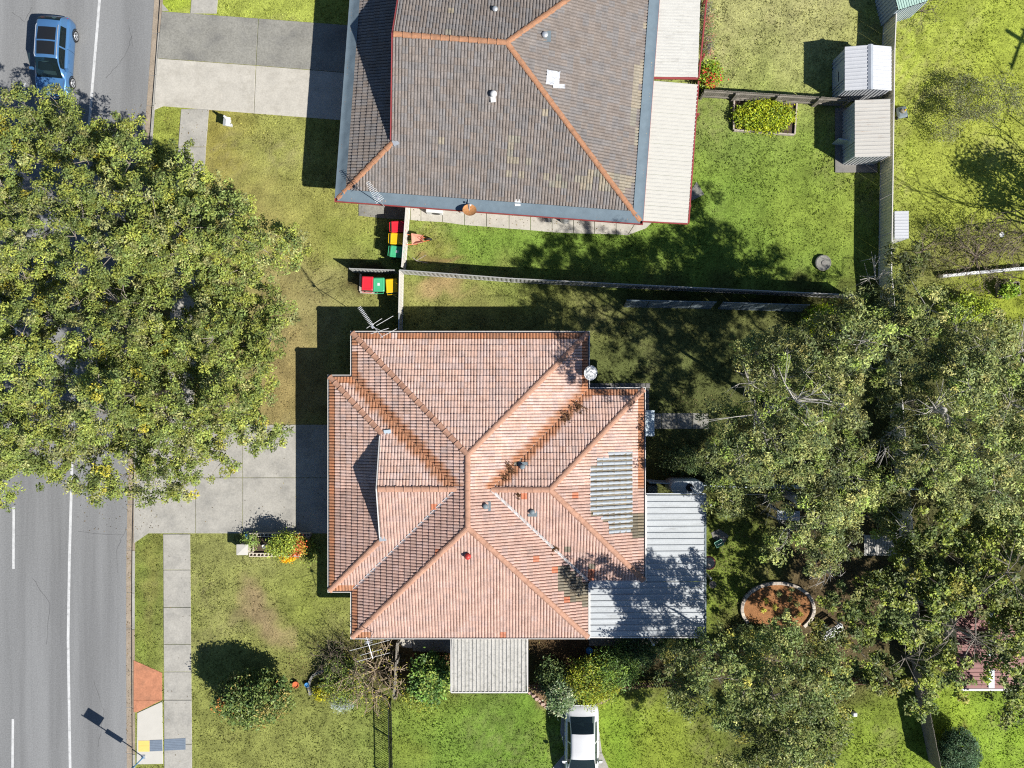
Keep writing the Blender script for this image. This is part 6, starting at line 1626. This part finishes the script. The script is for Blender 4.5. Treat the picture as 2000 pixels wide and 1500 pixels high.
# bare, twiggy plants
def bare_plant(name, label, px, py, h, spread, seed, n_main=9, depth=4, m=M_twig, r0=.05, cat='bare shrub', lean=(0,0), leafy=None, up=.6, rmin=.006):
    rng = np.random.default_rng(seed); c = np.array(G(px, py)); c[2] = 0
    root = empty(name, Vector(c), label, cat); segs = []; tips = []
    def grow(p, d, L, r_, lev):
        for s in range(2):
            d = d+rng.normal(size=3)*.22; d /= np.linalg.norm(d); q = p+d*L*.5; segs.append((p, q, r_, r_*.8)); p = q; r_ *= .8
        if lev == 0: tips.append(p); return
        for k in range(rng.integers(2, 4)):
            a = d+rng.normal(size=3)*.55; a[2] += .1*up; a /= np.linalg.norm(a); grow(p, a, L*rng.uniform(.6, .9), max(rmin, r_*.7), lev-1)
    for k in range(n_main):
        t = 2*math.pi*k/n_main+rng.normal()*.2; d = np.array([math.cos(t)*spread+lean[0], math.sin(t)*spread+lean[1], up+rng.uniform(0,.5)]); d /= np.linalg.norm(d)
        grow(c.copy(), d, h*.42, r0, depth)
    V, F = tubes_np(segs, 4); link('branches', np_mesh('branches', V, F, m), root, True)
    if leafy:
        tp = np.array(tips); idx = np.repeat(np.arange(len(tp)), leafy[1]); V, F, Cc = leaf_quads(tp[idx]+rng.normal(size=(len(idx),3))*leafy[3], leafy[2], .45, .6, rng, np.tile(np.array(leafy[0]), (len(idx),1)), .25)
        link('foliage', np_mesh('foliage', V, F, M_leaf, Cc), root, True)
    return root
bare_plant('tangled_shrub', 'tangled bare shrub with fleshy pale stems below the antenna', 733, 1308, 2.1, .9, 401, 17, 3, mat('pale_stems', (.30,.23,.15), .8, .3, 6, 30, .2), .05, leafy=((.28,.25,.03), 1, .12, .05), rmin=.018)
bare_plant('bare_shrub', 'wide bare grey-brown shrub above the white retaining wall', 1905, 500, 2.0, 1.1, 402, 16, 4, M_twig, .035, leafy=((.15,.14,.06), 3, .07, .1), rmin=.010)
bare_plant('bare_shrub', 'smaller bare shrub beside the small metal shed', 1800, 490, 1.5, 1.0, 403, 10, 3, M_twig, .03, leafy=((.12,.14,.04), 3, .08, .09))
bare_plant('bare_sapling', 'small bare sapling on the paddock with a round shadow', 1893, 232, 1.9, .45, 404, 6, 4, M_twig, .02, leafy=((.17,.18,.08), 34, .075, .15))  # dense leaves added on the bare twigs to throw a strong round shadow
bare_plant('bare_tree', 'leafless spreading tree just beyond the right edge of the paddock', 2170, 470, 6.6, .9, 405, 9, 4, M_twig, .18, cat='tree', up=.5, rmin=.022)
make_shrub('round_tree', 'dense round tree just beyond the right edge of the paddock', 2130, 392, 5.0, 52, 50, green, 406, clus=48, per=40, leaf=.14, spread=.24, cat='tree')
bare_plant('bare_shrub', 'bare twigs by the pale green shed roof', 1800, 22, 1.2, .9, 407, 6, 3, M_twig, .02, leafy=((.12,.15,.04), 3, .07, .07))
bare_plant('bare_shrub', 'bare branches below the duplex corner casting a fan shadow', 697, 1298, 2.2, .5, 408, 9, 4, M_twig, .03, leafy=((.10,.13,.04), 1, .07, .08))

# --- turf: short tufts and weeds over all open lawn
def turf(n, seed, hmin, hmax, wid, kcol, sel=None, name='grass', wnoise=None):
    rng = np.random.default_rng(seed)
    X = rng.uniform(-28, 29, n); Y = rng.uniform(-21, 21, n)
    ok = X > kerb_x(Y)+.18
    for poly in PAVED+[[(p[0], p[1]) for p in inset(polyN, .5)], [(p[0], p[1]) for p in inset(ccw([tuple(q) for q in polyS]), .5)]]: ok &= ~inside_np(X, Y, poly)
    if wnoise: ok &= fbm(X, Y, *wnoise[:2]) > wnoise[2]
    X, Y = X[ok], Y[ok]; n = len(X)
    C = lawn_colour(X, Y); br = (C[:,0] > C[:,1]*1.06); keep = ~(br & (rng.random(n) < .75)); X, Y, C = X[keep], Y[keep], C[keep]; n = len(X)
    V = np.empty((n,3,3,3)); 
    for b in range(3):
        t = rng.uniform(0, 2*np.pi, n); hh = rng.uniform(hmin, hmax, n); w = wid*rng.uniform(.6,1.4,n); ln = rng.uniform(.2,1.1,n)*hh
        bx = X+rng.normal(size=n)*.03; by = Y+rng.normal(size=n)*.03
        V[:,b,0] = np.stack([bx-np.sin(t)*w, by+np.cos(t)*w, np.full(n,-.01)], 1); V[:,b,1] = np.stack([bx+np.sin(t)*w, by-np.cos(t)*w, np.full(n,-.01)], 1)
        V[:,b,2] = np.stack([bx+np.cos(t)*ln, by+np.sin(t)*ln, hh], 1)
    F = np.arange(9*n).reshape(-1,3)
    c = C*kcol*np.exp(rng.normal(size=(n,1))*.30); cols = np.repeat(np.clip(c,.004,.9), 9, axis=0)
    o = link(name, np_mesh(name, V.reshape(-1,3), F, M_grass, cols)); tag(o, kind='stuff'); return o
o = turf(170000, 501, .025, .06, .026, 1.15); tag(o, 'short mown grass covering the lawns', 'grass')
o = turf(40000, 502, .03, .075, .034, 1.25, name='lawn_weeds', wnoise=(1.1, 91, .50)); tag(o, 'broad-leaved weeds and longer tufts scattered in the lawns', 'weeds')

# --- fallen leaves and twigs on paving, gutter and soil
def litter(n, boxes, seed, z, name, label):
    rng = np.random.default_rng(seed); P = []
    for (xa, ya, xb, yb, w) in boxes:
        m = int(n*w); x = rng.uniform(xa, xb, m); y = rng.uniform(ya, yb, m); k = CAM_H/F_PX
        P.append(np.stack([(x-1000)*k, (750-y)*k, np.full(m, z)], 1))
    P = np.concatenate(P); m = len(P)
    zr_ = np.where(P[:,0] < kerb_x(P[:,1])+.02, ROADZ+.012, np.where(P[:,0] < kerb_x(P[:,1])+.16, .02, z)); P[:,2] = zr_
    V, F, C = leaf_quads(P, .07, .5, 6.0, rng, np.array([[.20,.14,.06],[.12,.085,.045],[.24,.20,.07],[.09,.07,.04]])[rng.integers(0, 4, m)], .25)
    V[:,2] = np.repeat(P[:,2], 4)+np.abs(V[:,2]-np.repeat(P[:,2], 4))*.3
    o = link(name, np_mesh(name, V, F, M_leaf, C)); tag(o, label, 'leaf litter', kind='stuff')
litter(1, [(150,200,300,1040,700),(245,200,312,1040,700),(244,1040,257,1480,130),(300,215,420,820,300),(262,829,640,1040,70),(380,480,640,830,700),(320,1045,378,1500,20),(560,1250,1300,1345,1800),(1260,760,1760,950,900),(1400,960,1780,1330,2600),(700,395,1260,460,160)], 77, .04, 'leaf_litter', 'fallen brown leaves scattered under the trees and along the gutter')
